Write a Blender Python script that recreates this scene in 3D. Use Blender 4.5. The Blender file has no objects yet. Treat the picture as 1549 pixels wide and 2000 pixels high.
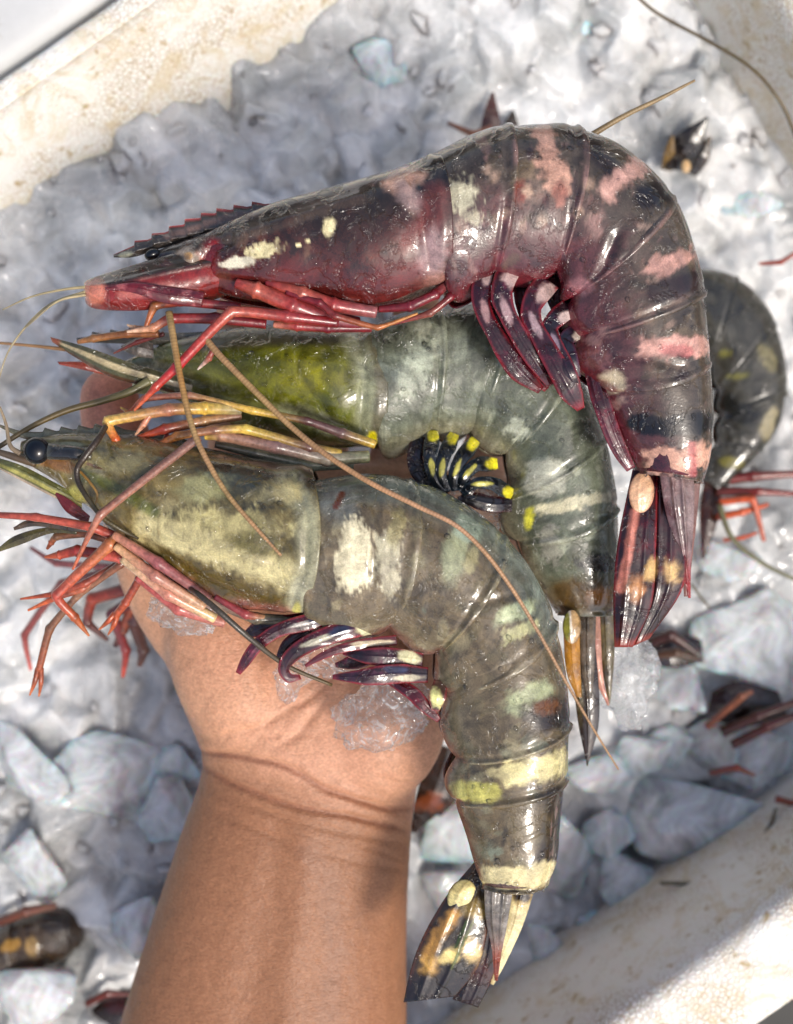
import bpy, bmesh, math, random
import numpy as np
from mathutils import Vector, Matrix

# ------------------------------------------------------------------ camera, sky, sun, exposure
SC = bpy.context.scene
COL = SC.collection
K = 0.00015          # metres per photo pixel on the plane z = 0 (the hand's height)
CAM_H = 0.42         # camera height above that plane

cam_d = bpy.data.cameras.new('camera')
cam = bpy.data.objects.new('camera', cam_d)
COL.objects.link(cam)
cam.location = (0, 0, CAM_H)
cam.rotation_euler = (0, 0, 0)
cam_d.sensor_fit = 'VERTICAL'
cam_d.sensor_height = 36
cam_d.sensor_width = 36
cam_d.lens = 18.0 / (1000 * K / CAM_H)
cam_d.clip_start = 0.01
cam_d.clip_end = 50
cam_d.dof.use_dof = True
cam_d.dof.focus_distance = CAM_H - 0.036
cam_d.dof.aperture_fstop = 8.5
SC.camera = cam

SUN_DIR = Vector((0.37, -0.42, 0.83)).normalized()   # towards the sun: below the picture and a little right, fairly high
world = bpy.data.worlds.new('World')
SC.world = world
world.use_nodes = True
wn = world.node_tree
for n in list(wn.nodes):
    wn.nodes.remove(n)
sky = wn.nodes.new('ShaderNodeTexSky')
sky.sky_type = 'NISHITA'
sky.sun_disc = False
sky.sun_elevation = math.asin(SUN_DIR.z)
sky.sun_rotation = math.atan2(SUN_DIR.x, SUN_DIR.y)
sky.air_density = 1.0
sky.dust_density = 4.0
bg = wn.nodes.new('ShaderNodeBackground')
bg.inputs['Strength'].default_value = 0.15
wo = wn.nodes.new('ShaderNodeOutputWorld')
wn.links.new(sky.outputs[0], bg.inputs['Color'])
wn.links.new(bg.outputs[0], wo.inputs['Surface'])

sun_d = bpy.data.lights.new('sun', 'SUN')
sun_d.energy = 2.0
sun_d.angle = math.radians(12.0)
sun_d.color = (1.0, 0.95, 0.87)
sun = bpy.data.objects.new('sun', sun_d)
COL.objects.link(sun)
sun.rotation_euler = SUN_DIR.to_track_quat('Z', 'Y').to_euler()

SC.view_settings.view_transform = 'Standard'
SC.view_settings.look = 'None'
SC.view_settings.gamma = 1.0
SC.view_settings.exposure = 0.30
SC.view_settings.use_curve_mapping = False
SC.render.engine = 'CYCLES'
SC.cycles.max_bounces = 12
SC.cycles.diffuse_bounces = 6
SC.cycles.transmission_bounces = 8
SC.cycles.transparent_max_bounces = 8
SC.cycles.caustics_refractive = False
SC.cycles.caustics_reflective = False
SC.cycles.use_denoising = True

# ------------------------------------------------------------------ helpers
def at(px, py, z=0.0):
    """photo pixel at height z (metres) -> world point"""
    f = (CAM_H - z) / CAM_H * K
    return np.stack(np.broadcast_arrays((np.asarray(px, float) - 774.5) * f,
                                        (1000 - np.asarray(py, float)) * f,
                                        np.asarray(z, float) + 0 * np.asarray(px, float)), -1)

def to_px(P):
    f = CAM_H / (CAM_H - P[:, 2]) / K
    return P[:, 0] * f + 774.5, 1000 - P[:, 1] * f

def lin(c):
    c = np.asarray(c, float) / 255.0
    return np.where(c <= 0.04045, c / 12.92, ((c + 0.055) / 1.055) ** 2.4)

def _hash(i, j, k, seed):
    h = (i * 374761393 + j * 668265263 + k * 2147483647 + seed * 1274126177) & 0xffffffff
    h = ((h ^ (h >> 13)) * 1274126177) & 0xffffffff
    h = ((h ^ (h >> 16)) * 2246822519) & 0xffffffff
    return ((h ^ (h >> 15)) & 0xffffff) / float(0xffffff)

def vnoise(P, seed=0):
    P = np.asarray(P, float)
    I = np.floor(P).astype(np.int64)
    F = P - I
    F = F * F * (3 - 2 * F)
    out = 0
    for dx in (0, 1):
        for dy in (0, 1):
            for dz in (0, 1):
                w = (F[:, 0] if dx else 1 - F[:, 0]) * (F[:, 1] if dy else 1 - F[:, 1]) * (F[:, 2] if dz else 1 - F[:, 2])
                out = out + w * _hash(I[:, 0] + dx, I[:, 1] + dy, I[:, 2] + dz, seed)
    return out * 2 - 1

def fbm(P, scale, octv=4, seed=0):
    a, s, o = 0.0, 1.0, 0.0
    for k in range(octv):
        a = a + s * vnoise(P * scale * 2 ** k, seed + k * 17)
        o += s
        s *= 0.55
    return a / o

def sstep(a, b, x):
    t = np.clip((x - a) / (b - a), 0, 1)
    return t * t * (3 - 2 * t)

def catmull(pts, t):
    """pts (n,d), t in 0..n-1 (array) -> centripetal-like uniform Catmull-Rom"""
    pts = np.asarray(pts, float)
    n = len(pts)
    t = np.clip(np.asarray(t, float), 0, n - 1)
    i = np.minimum(np.floor(t).astype(int), n - 2)
    u = (t - i)[..., None]
    ext = np.vstack([2 * pts[0] - pts[1], pts, 2 * pts[-1] - pts[-2]])
    p0, p1, p2, p3 = ext[i], ext[i + 1], ext[i + 2], ext[i + 3]
    return 0.5 * ((2 * p1) + (-p0 + p2) * u + (2 * p0 - 5 * p1 + 4 * p2 - p3) * u ** 2 + (-p0 + 3 * p1 - 3 * p2 + p3) * u ** 3)

def poly_dist(x, y, pts):
    d = np.full(x.shape, 1e9)
    for (ax, ay), (bx, by) in zip(pts[:-1], pts[1:]):
        vx, vy = bx - ax, by - ay
        t = np.clip(((x - ax) * vx + (y - ay) * vy) / (vx * vx + vy * vy + 1e-9), 0, 1)
        d = np.minimum(d, np.hypot(x - ax - t * vx, y - ay - t * vy))
    return d

class Paint:
    """colour worked out per vertex, pigment and some painted glare; x, y = where the vertex sits in the picture plane"""
    def __init__(s, P, base, seed=0):
        s.P = P
        s.x, s.y = to_px(P)
        s.c = np.tile(lin(base), (len(P), 1))
        s.n1 = fbm(P, 160, 4, seed + 3)
        s.n2 = fbm(P, 520, 3, seed + 9)
        s.n3 = fbm(P, 1700, 2, seed + 21)
    def mix(s, m, col):
        m = np.clip(m, 0, 1)[:, None]
        s.c = s.c * (1 - m) + lin(col) * m
        return s
    def noise(s, col, which=1, lo=0.0, hi=0.4, op=1.0):
        n = {1: s.n1, 2: s.n2, 3: s.n3}[which]
        return s.mix(sstep(lo, hi, n) * op, col)
    def blob(s, cx, cy, rx, ry, col, ang=0, soft=0.35, na=0.35, op=1.0, speck=0.0):
        a = math.radians(ang)
        dx, dy = s.x - cx, s.y - cy
        u = (dx * math.cos(a) + dy * math.sin(a)) / rx
        v = (-dx * math.sin(a) + dy * math.cos(a)) / ry
        soft *= .65
        d = np.hypot(u, v) + na * (s.n1 * 0.6 + s.n2 * 0.85) + (speck + .08) * s.n3
        return s.mix((1 - sstep(1 - soft, 1 + soft, d)) * op, col)
    def stroke(s, pts, w, col, soft=0.4, na=0.3, op=1.0, speck=0.0):
        soft *= .7
        d = poly_dist(s.x, s.y, pts) / w + na * (s.n1 * 0.6 + s.n2 * 0.85) + (speck + .08) * s.n3
        return s.mix((1 - sstep(1 - soft, 1 + soft, d)) * op, col)

def put(name, V, F, mat, parent=None, col=None, smooth=True, label=None, kind=None, face_out=True):
    me = bpy.data.meshes.new(name)
    V = np.asarray(V, float)
    if face_out:
        # faces wound so that they look outwards
        Q = V - V.mean(0)
        A = np.array([(f[0], f[1], f[2]) for f in F] + [(f[0], f[2], f[3]) for f in F if len(f) > 3])
        if np.einsum('ij,ij->i', Q[A[:, 0]], np.cross(Q[A[:, 1]], Q[A[:, 2]])).sum() < 0:
            F = [tuple(f)[::-1] for f in F]
    me.from_pydata([tuple(v) for v in V], [], [tuple(f) for f in F])
    if col is not None:
        ca = me.color_attributes.new('Col', 'FLOAT_COLOR', 'POINT')
        rgba = np.ones((len(V), 4), np.float32)
        rgba[:, :3] = col
        ca.data.foreach_set('color', rgba.ravel())
    if smooth:
        me.polygons.foreach_set('use_smooth', [True] * len(me.polygons))
    me.update()
    o = bpy.data.objects.new(name, me)
    COL.objects.link(o)
    if mat:
        me.materials.append(mat)
    if parent:
        attach(o, parent)
    if label:
        o['label'] = label
    if kind:
        o['kind'] = kind
    return o

def attach(o, parent):
    o.parent = parent
    # parts are modelled in world space; only a thing's own Empty is moved
    o.matrix_parent_inverse = Matrix.Identity(4) if parent.parent else Matrix.Translation(-parent.location)

def thing(name, loc, label, cat, group=None):
    e = bpy.data.objects.new(name, None)
    e.empty_display_size = 0.01
    e.location = loc
    COL.objects.link(e)
    tag(e, label, cat, group)
    return e

def tag(o, label, cat, group=None):
    o['label'] = label
    o['category'] = cat
    if group:
        o['group'] = group
    return o

def grid_faces(nu, nv, wrap=False, off=0, flip=False):
    F = []
    for i in range(nu - 1):
        for j in range(nv if wrap else nv - 1):
            a = off + i * nv + j
            b = off + i * nv + (j + 1) % nv
            f = (a, b, b + nv, a + nv)
            F.append(f[::-1] if flip else f)
    return F

# ------------------------------------------------------------------ materials
class NT:
    def __init__(s, name):
        s.m = bpy.data.materials.new(name)
        s.m.use_nodes = True
        s.t = s.m.node_tree
        s.b = s.t.nodes['Principled BSDF']
        s.tc = s.t.nodes.new('ShaderNodeTexCoord')
    def n(s, typ, **kw):
        nd = s.t.nodes.new(typ)
        for k, v in kw.items():
            if k in nd.inputs:
                nd.inputs[k].default_value = v
            else:
                setattr(nd, k, v)
        return nd
    def l(s, a, b):
        s.t.links.new(a, b)
    def noise(s, scale, detail=4, rough=0.55, dist=0.0):
        nd = s.n('ShaderNodeTexNoise', Scale=scale, Detail=detail, Roughness=rough, Distortion=dist)
        s.l(s.tc.outputs['Object'], nd.inputs['Vector'])
        return nd.outputs['Fac']
    def ramp(s, fac, stops):
        r = s.n('ShaderNodeValToRGB')
        el = r.color_ramp.elements
        while len(el) < len(stops):
            el.new(0.5)
        for e, (p, c) in zip(el, stops):
            e.position = p
            e.color = (*c, 1) if len(c) == 3 else c
        s.l(fac, r.inputs['Fac'])
        return r.outputs['Color']
    def mixc(s, fac, a, b, mode='MIX'):
        mx = s.n('ShaderNodeMix', data_type='RGBA', blend_type=mode)
        for sock, val in ((mx.inputs[0], fac), (mx.inputs[6], a), (mx.inputs[7], b)):
            if hasattr(val, 'is_output'):
                s.l(val, sock)
            else:
                sock.default_value = val if isinstance(val, (int, float)) else ((*val, 1) if len(val) == 3 else val)
        return mx.outputs[2]
    def math(s, op, a, b=0.0, clamp=False):
        m = s.n('ShaderNodeMath', operation=op, use_clamp=clamp)
        for sock, v in ((m.inputs[0], a), (m.inputs[1], b)):
            if hasattr(v, 'is_output'):
                s.l(v, sock)
            else:
                sock.default_value = v
        return m.outputs[0]
    def bump(s, h, strength, dist, prev=None):
        b = s.n('ShaderNodeBump', Strength=strength, Distance=dist)
        s.l(h, b.inputs['Height'])
        if prev:
            s.l(prev, b.inputs['Normal'])
        return b.outputs['Normal']
    def set(s, **kw):
        for k, v in kw.items():
            key = k.replace('_', ' ')
            if hasattr(v, 'is_output'):
                s.l(v, s.b.inputs[key])
            else:
                s.b.inputs[key].default_value = v
        return s.m

def shell_material():
    m = NT('wet_shell')
    at_ = m.n('ShaderNodeAttribute', attribute_name='Col')
    sp = m.ramp(m.noise(2200, 2, 0.6), [(0.40, (0.70, 0.70, 0.70)), (0.60, (1.16, 1.16, 1.16))])
    c = m.mixc(0.5, at_.outputs['Color'], sp, 'MULTIPLY')
    bs = m.ramp(m.noise(95, 7, 0.66, 1.8), [(0.34, (0.40, 0.40, 0.40)), (0.50, (0.92, 0.92, 0.92)), (0.66, (1.55, 1.55, 1.55))])
    c = m.mixc(0.75, c, bs, 'MULTIPLY')
    # skin under the shell: gentle relief; over it a water film with its own raised edges
    n1 = m.bump(m.noise(60, 2, 0.4, 0.6), 0.3, 0.0012)
    n3 = m.bump(m.noise(1500, 2, 0.6), 0.35, 0.0002, n1)
    fm = m.noise(120, 4, 0.6, 0.5)
    film = m.ramp(fm, [(0.47, (0, 0, 0)), (0.535, (1, 1, 1))])
    w1 = m.bump(film, 0.8, 0.0009, n1)
    w2 = m.bump(m.noise(420, 3, 0.55, 0.8), 0.30, 0.0004, w1)
    rough = m.mixc(film, (0.42, 0.42, 0.42), (0.26, 0.26, 0.26))
    cr = m.mixc(film, (0.14, 0.14, 0.14), (0.03, 0.03, 0.03))
    m.set(Base_Color=c, Roughness=rough, Normal=n3, Coat_Normal=w2, Coat_Weight=1.0, Coat_Roughness=cr, Coat_IOR=1.5,
          Specular_IOR_Level=0.32, Subsurface_Weight=0.10, Subsurface_Scale=0.004)
    m.b.inputs['Subsurface Radius'].default_value = (1.0, 0.6, 0.45)
    return m.m

def leg_material():
    m = NT('wet_leg')
    at_ = m.n('ShaderNodeAttribute', attribute_name='Col')
    sp = m.ramp(m.noise(900, 3, 0.6), [(0.38, (0.62, 0.60, 0.58)), (0.62, (1.2, 1.2, 1.2))])
    c = m.mixc(0.75, at_.outputs['Color'], sp, 'MULTIPLY')
    n1 = m.bump(m.noise(700, 3, 0.6), 0.4, 0.0003)
    m.set(Base_Color=c, Roughness=0.32, Normal=n1, Coat_Weight=0.5, Coat_IOR=1.33, Coat_Roughness=0.08, Subsurface_Weight=0.15, Subsurface_Scale=0.002)
    return m.m

def antenna_material():
    m = NT('ringed_antenna')
    at_ = m.n('ShaderNodeAttribute', attribute_name='Col')
    ring = m.n('ShaderNodeAttribute', attribute_name='ring')
    sn = m.math('SINE', m.math('MULTIPLY', ring.outputs['Fac'], 2 * math.pi / 0.0009))
    h = m.math('MULTIPLY_ADD', sn, 0.5)
    m.t.nodes[-1].inputs[2].default_value = 0.5
    c = m.mixc(h, m.mixc(0.38, at_.outputs['Color'], (0.3, 0.22, 0.14), 'MULTIPLY'), at_.outputs['Color'])
    m.set(Base_Color=c, Roughness=0.42, Normal=m.bump(h, 0.2, 0.00015), Coat_Weight=0.2)
    return m.m

def eye_material():
    m = NT('black_eye')
    m.set(Base_Color=(0.004, 0.005, 0.008, 1), Roughness=0.25, Coat_Weight=0.35, Coat_Roughness=0.03, Specular_IOR_Level=0.3,
          Normal=m.bump(m.noise(3000, 2), 0.1, 0.0001))
    return m.m

def skin_material():
    m = NT('skin')
    at_ = m.n('ShaderNodeAttribute', attribute_name='Col')
    mo = m.ramp(m.noise(260, 5, 0.65), [(0.32, (0.90, 0.88, 0.87)), (0.68, (1.07, 1.06, 1.05))])
    c = m.mixc(0.8, at_.outputs['Color'], mo, 'MULTIPLY')
    fine = m.ramp(m.noise(1150, 3, 0.7), [(0.36, (0.74, 0.72, 0.70)), (0.64, (1.18, 1.18, 1.18))])
    c = m.mixc(0.7, c, fine, 'MULTIPLY')
    # skin lines: stretched cells running across the arm
    mp = m.n('ShaderNodeMapping')
    mp.inputs['Rotation'].default_value = (0, 0, math.radians(-38))
    mp.inputs['Scale'].default_value = (650, 1700, 900)
    m.l(m.tc.outputs['Object'], mp.inputs['Vector'])
    vo = m.n('ShaderNodeTexVoronoi', feature='DISTANCE_TO_EDGE')
    vo.inputs['Scale'].default_value = 1.0
    m.l(mp.outputs[0], vo.inputs['Vector'])
    mp2 = m.n('ShaderNodeMapping')
    mp2.inputs['Rotation'].default_value = (0, 0, math.radians(25))
    mp2.inputs['Scale'].default_value = (500, 1900, 900)
    m.l(m.tc.outputs['Object'], mp2.inputs['Vector'])
    n_l = m.n('ShaderNodeTexNoise', Scale=1.0, Detail=3)
    m.l(mp2.outputs[0], n_l.inputs['Vector'])
    b1 = m.bump(vo.outputs['Distance'], 0.45, 0.0004)
    b2 = m.bump(n_l.outputs['Fac'], 0.5, 0.0004, b1)
    m.set(Base_Color=c, Roughness=0.46, Normal=b2, Subsurface_Weight=0.12, Subsurface_Scale=0.003, Specular_IOR_Level=0.4)
    m.b.inputs['Subsurface Radius'].default_value = (1.0, 0.35, 0.2)
    return m.m

def clear_ice_material():
    m = NT('clear_ice')
    b2 = m.bump(m.noise(420, 3, 0.6, 1.5), 0.6, 0.0012)
    m.set(Base_Color=(0.99, 0.992, 0.995, 1), Roughness=0.02, IOR=1.31, Transmission_Weight=1.0, Normal=b2, Coat_Weight=1.0, Coat_Roughness=0.03, Coat_IOR=1.6)
    tr = m.n('ShaderNodeBsdfTransparent')
    tr.inputs['Color'].default_value = (0.985, 0.99, 0.992, 1)
    fr = m.n('ShaderNodeBsdfTranslucent')
    fr.inputs['Color'].default_value = (0.9, 0.92, 0.94, 1)
    # cracks and bubbles inside scatter white, part of the light goes straight through
    crack = m.ramp(m.noise(210, 6, 0.72, 2.5), [(0.50, (0.04, 0.04, 0.04)), (0.62, (0.50, 0.50, 0.50))])
    m1 = m.n('ShaderNodeMixShader', Fac=0.34)
    m.l(tr.outputs[0], m1.inputs[1]); m.l(m.b.outputs[0], m1.inputs[2])
    m2 = m.n('ShaderNodeMixShader')
    df = m.n('ShaderNodeBsdfDiffuse')
    df.inputs['Color'].default_value = (0.9, 0.92, 0.94, 1)
    m3 = m.n('ShaderNodeMixShader', Fac=0.6)
    m.l(fr.outputs[0], m3.inputs[1]); m.l(df.outputs[0], m3.inputs[2])
    m.l(crack, m2.inputs[0]); m.l(m1.outputs[0], m2.inputs[1]); m.l(m3.outputs[0], m2.inputs[2])
    m.l(m2.outputs[0], m.t.nodes['Material Output'].inputs['Surface'])
    return m.m

def ice_material():
    m = NT('frosty_ice')
    f = m.noise(30, 5, 0.6, 0.8)
    c = m.ramp(f, [(0.32, (0.44, 0.46, 0.465)), (0.50, (0.70, 0.71, 0.71)), (0.68, (0.91, 0.91, 0.90))])
    b = m.bump(m.noise(60, 5, 0.68, 1.0), 0.7, 0.005)
    b2 = m.bump(m.noise(420, 4, 0.65), 0.5, 0.0012, b)
    r = m.ramp(m.noise(80, 4), [(0.38, (0.12, 0.12, 0.12)), (0.62, (0.5, 0.5, 0.5))])
    tw = m.ramp(m.noise(24, 4, 0.6), [(0.40, (0.0, 0.0, 0.0)), (0.62, (0.40, 0.40, 0.40))])
    m.set(Base_Color=c, Roughness=r, Normal=b2, IOR=1.31, Subsurface_Weight=1.0, Subsurface_Scale=0.005, Transmission_Weight=tw, Coat_Weight=0.5, Coat_Roughness=0.06)
    m.b.inputs['Subsurface Radius'].default_value = (0.9, 0.97, 1.0)
    return m.m

def cloudy_ice_material():
    m = NT('cloudy_ice')
    c = m.ramp(m.noise(45, 5, 0.6, 0.8), [(0.30, (0.70, 0.74, 0.77)), (0.65, (0.93, 0.945, 0.95))])
    b = m.bump(m.noise(75, 4, 0.6, 0.8), 0.5, 0.004)
    b2 = m.bump(m.noise(420, 4, 0.65), 0.4, 0.001, b)
    tw = m.ramp(m.noise(55, 5, 0.65, 0.8), [(0.38, (0.10, 0.10, 0.10)), (0.62, (0.66, 0.66, 0.66))])
    m.set(Base_Color=c, Roughness=0.16, Normal=b2, IOR=1.31, Subsurface_Weight=1.0, Subsurface_Scale=0.006, Transmission_Weight=tw, Coat_Weight=0.6, Coat_Roughness=0.05)
    return m.m

def foam_material():
    m = NT('stained_foam')
    vo = m.n('ShaderNodeTexVoronoi', feature='DISTANCE_TO_EDGE', Scale=560.0)
    m.l(m.tc.outputs['Object'], vo.inputs['Vector'])
    edge = m.ramp(vo.outputs['Distance'], [(0.0, (1, 1, 1)), (0.12, (0, 0, 0))])
    patch = m.ramp(m.noise(26, 5, 0.65, 0.5), [(0.42, (0, 0, 0)), (0.60, (1, 1, 1))])
    dirt = m.math('MULTIPLY', edge, patch)
    c = m.mixc(dirt, (0.80, 0.775, 0.71), (0.36, 0.24, 0.10))
    st = m.ramp(m.noise(55, 7, 0.72, 1.0), [(0.50, (0, 0, 0)), (0.66, (0.75, 0.75, 0.75))])
    c = m.mixc(st, c, (0.60, 0.47, 0.26))
    sp = m.ramp(m.noise(170, 4, 0.6, 0.5), [(0.60, (0, 0, 0)), (0.70, (0.85, 0.85, 0.85))])
    c = m.mixc(sp, c, (0.42, 0.30, 0.12))
    b = m.bump(vo.outputs['Distance'], 0.5, 0.0012)
    b2 = m.bump(m.noise(60, 5), 0.4, 0.002, b)
    m.set(Base_Color=c, Roughness=0.5, Normal=b2, Subsurface_Weight=0.2, Subsurface_Scale=0.006)
    return m.m

def panel_material():
    m = NT('grey_panel')
    c = m.ramp(m.noise(18, 6, 0.65), [(0.35, (0.50, 0.50, 0.48)), (0.65, (0.60, 0.60, 0.585))])
    d = m.ramp(m.noise(90, 5, 0.7), [(0.64, (0, 0, 0)), (0.75, (0.6, 0.6, 0.6))])
    m.set(Base_Color=m.mixc(d, c, (0.35, 0.30, 0.22)), Roughness=0.6, Normal=m.bump(m.noise(500, 3), 0.2, 0.0005))
    return m.m

def ground_material():
    m = NT('dark_ground')
    m.set(Base_Color=m.ramp(m.noise(12, 6), [(0.3, (0.03, 0.03, 0.028)), (0.7, (0.075, 0.072, 0.066))]), Roughness=0.8)
    return m.m

def drop_material():
    m = NT('water')
    m.t.nodes.remove(m.b)
    gl = m.n('ShaderNodeBsdfGlossy', Roughness=0.02)
    rf = m.n('ShaderNodeBsdfRefraction', Roughness=0.0, IOR=1.33)
    tr = m.n('ShaderNodeBsdfTransparent')
    a, b = m.n('ShaderNodeMixShader', Fac=0.88), m.n('ShaderNodeMixShader')
    m.l(rf.outputs[0], a.inputs[1]); m.l(tr.outputs[0], a.inputs[2])
    fr = m.n('ShaderNodeFresnel', IOR=1.33)
    m.l(fr.outputs[0], b.inputs[0]); m.l(a.outputs[0], b.inputs[1]); m.l(gl.outputs[0], b.inputs[2])
    m.l(b.outputs[0], m.t.nodes['Material Output'].inputs['Surface'])
    return m.m

M_DROP = drop_material()
M_SHELL, M_LEG, M_ANT, M_EYE = shell_material(), leg_material(), antenna_material(), eye_material()
M_SKIN, M_CLEAR, M_ICE, M_FOAM = skin_material(), clear_ice_material(), ice_material(), foam_material()
M_CLOUDY = cloudy_ice_material()
M_PANEL, M_GROUND = panel_material(), ground_material()

# ------------------------------------------------------------------ setting: ground, foam box, crushed ice
def quad_sheet(name, pts, z, mat):
    V = [(x, y, z) for x, y in pts]
    o = put(name, V, [(0, 1, 2, 3)], mat, smooth=False, face_out=False)
    o['kind'] = 'structure'
    return o
quad_sheet('ground', [(-3, -3), (3, -3), (3, 3), (-3, 3)], -0.34, M_GROUND)

BA = math.radians(35.0)                         # the box stands askew in the picture
UX = np.array([math.cos(BA), math.sin(BA)])     # along the long foam walls (up to the right)
UY = np.array([-math.sin(BA), math.cos(BA)])    # across the box (up to the left)
RIM_Z, FLOOR_Z = -0.030, -0.30
def uv_of(px, py, z):
    p = at(px, py, z)[:2]
    return float(p @ UX), float(p @ UY)
V_LO = uv_of(1390, 1852, RIM_Z)[1]              # inner top edge of the near wall
V_HI = uv_of(150, 122, RIM_Z)[1]                # inner top edge of the far wall
U_HI = uv_of(1500, 60, RIM_Z)[0] + 0.010        # end wall at the upper right
U_LO = U_HI - 0.46

def rounded_rect(u0, u1, v0, v1, r, n=10):
    out = []
    for cu, cv, a0 in ((u1 - r, v1 - r, 0), (u0 + r, v1 - r, 90), (u0 + r, v0 + r, 180), (u1 - r, v0 + r, 270)):
        for i in range(n + 1):
            a = math.radians(a0 + 90 * i / n)
            out.append((cu + r * math.cos(a), cv + r * math.sin(a)))
    return np.array(out)

def foam_box():
    bm_rings = []
    def ring(grow, z, r, far=0.0):
        rr = rounded_rect(U_LO - grow, U_HI + grow, V_LO - grow, V_HI + grow - far, r)
        # resample evenly so that the surface carries enough vertices for dents
        d = np.r_[0, np.cumsum(np.hypot(*np.diff(np.vstack([rr, rr[:1]]), axis=0).T))]
        t = np.linspace(0, d[-1], 481)[:-1]
        cl = np.vstack([rr, rr[:1]])
        u = np.interp(t, d, cl[:, 0]); v = np.interp(t, d, cl[:, 1])
        xy = u[:, None] * UX + v[:, None] * UY
        bm_rings.append(np.c_[xy, np.full(len(xy), z)])
    th = 0.030
    for g, z, r in ((th, FLOOR_Z - .03, .05), (th, RIM_Z - .006, .06), (th - .002, RIM_Z - .001, .06), (th - .006, RIM_Z, .06)):
        ring(g, z, r, .020 * min(1, g / th))
    for g in np.linspace(th - .012, .005, 5):
        ring(g, RIM_Z, .055, .020 * g / th)
    ring(.002, RIM_Z - .001, .05)
    ring(0, RIM_Z - .005, .05)
    for q in np.linspace(0.04, 1, 22):
        ring(-0.020 * q, RIM_Z - .005 + (FLOOR_Z - RIM_Z) * q, .05, .13 * q)
    P = np.array(bm_rings)
    nu, nv = P.shape[:2]
    V = P.reshape(-1, 3)
    n = fbm(V, 45, 4, 5)
    V = V + np.c_[n, n, n] * 0.0012
    F = grid_faces(nu, nv, True)
    F.append(tuple(range((nu - 1) * nv, nu * nv)))
    root = thing('foam_box', (0, 0, FLOOR_Z - .03), 'white stained foam box full of crushed ice under the hand', 'box')
    put('box_body', V, F, M_FOAM, root, face_out=False)
foam_box()

def foam_panel():
    g0, g1 = V_HI + 0.0125, V_HI + 0.20
    z = RIM_Z - 0.004
    nu, nv = 40, 24
    root_pts = []
    u = np.linspace(U_LO - .05, U_HI - 0.05, nu)
    prof = [(g0 + .003, -.03), (g0, -.010), (g0 + .0015, -.002), (g0 + .006, 0.0)] + [(v, 0.0) for v in np.linspace(g0 + .012, g1, 14)] + [(g1, -.03)]
    for (v, dz) in prof:
        xy = u[:, None] * UX + v * UY
        root_pts.append(np.c_[xy, np.full(nu, z + dz)])
    P = np.array(root_pts)
    V = P.reshape(-1, 3)
    V[:, 2] += 0.0008 * fbm(V, 30, 3, 8)
    o = put('box_lid', V, grid_faces(P.shape[0], P.shape[1], flip=True), M_PANEL, face_out=False)
    sol = o.modifiers.new('thick', 'SOLIDIFY'); sol.thickness = 0.02; sol.offset = 1
    tag(o, 'smooth light grey panel beyond the foam rim, top left corner', 'lid')
foam_panel()

# --- ice
def chunk_mesh(seed, sub=2, flat=1.0, npts=16, noise=1.0):
    rnd = random.Random(seed)
    bm = bmesh.new()
    for i in range(npts):
        v = Vector((rnd.gauss(0, 1), rnd.gauss(0, 1), rnd.gauss(0, 1))).normalized() * rnd.uniform(.82, 1.0)
        bm.verts.new((v.x, v.y, v.z * flat))
    r = bmesh.ops.convex_hull(bm, input=bm.verts)
    dead = [e for e in r['geom_interior'] if isinstance(e, bmesh.types.BMVert)]
    bmesh.ops.delete(bm, geom=dead, context='VERTS')
    bmesh.ops.dissolve_limit(bm, angle_limit=math.radians(14), verts=bm.verts, edges=bm.edges)
    bmesh.ops.bevel(bm, geom=list(bm.edges), offset=0.09, segments=2, affect='EDGES', profile=0.6, clamp_overlap=True)
    bmesh.ops.triangulate(bm, faces=bm.faces)
    for _ in range(sub):
        bmesh.ops.subdivide_edges(bm, edges=bm.edges, cuts=1, use_grid_fill=True)
        bmesh.ops.smooth_vert(bm, verts=bm.verts, factor=0.5, use_axis_x=True, use_axis_y=True, use_axis_z=True)
    bmesh.ops.recalc_face_normals(bm, faces=bm.faces)
    bm.verts.ensure_lookup_table()
    V = np.array([v.co[:] for v in bm.verts])
    n = (fbm(V, 1.6, 3, seed) * 0.26 + fbm(V, 5, 3, seed + 50) * 0.09) * noise
    V = V * (1 + n[:, None])
    F = [tuple(v.index for v in f.verts) for f in bm.faces]
    bm.free()
    return V, F

CH_LO = [chunk_mesh(100 + i, 1, npts=11, flat=random.Random(i).uniform(.55, .9)) for i in range(10)]
CH_HI = [chunk_mesh(200 + i, 2, flat=random.Random(i + 40).uniform(.6, .9), npts=9, noise=.55) for i in range(10)]

def rot3(rnd):
    q = Vector((rnd.gauss(0, 1), rnd.gauss(0, 1), rnd.gauss(0, 1))).normalized()
    return np.array(Matrix.Rotation(rnd.uniform(0, 6.28), 3, q))

def ice_level(px, py):
    """height of the ice bed by picture place: heaped at the upper left, sinking at the lower right"""
    return -0.098 + 0.016 * np.clip((700 - np.asarray(px, float)) / 900, -1, 1) - 0.010 * np.clip((np.asarray(py, float) - 900) / 900, -1, 1)

HOLES = [(960, 215, 70, 45), (1335, 290, 70, 80), (1460, 760, 130, 230), (1300, 1270, 100, 50), (1440, 1385, 110, 60), (845, 1530, 60, 100), (60, 1850, 150, 90),
         (290, 1970, 170, 70), (230, 1230, 110, 110), (1330, 1090, 50, 60)]
def hole_amount(px, py):
    m = 0
    for cx, cy, rx, ry in HOLES:
        d = np.hypot((px - cx) / rx, (py - cy) / ry)
        m = np.maximum(m, 1 - sstep(0.5, 1.25, d))
    return m

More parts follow.
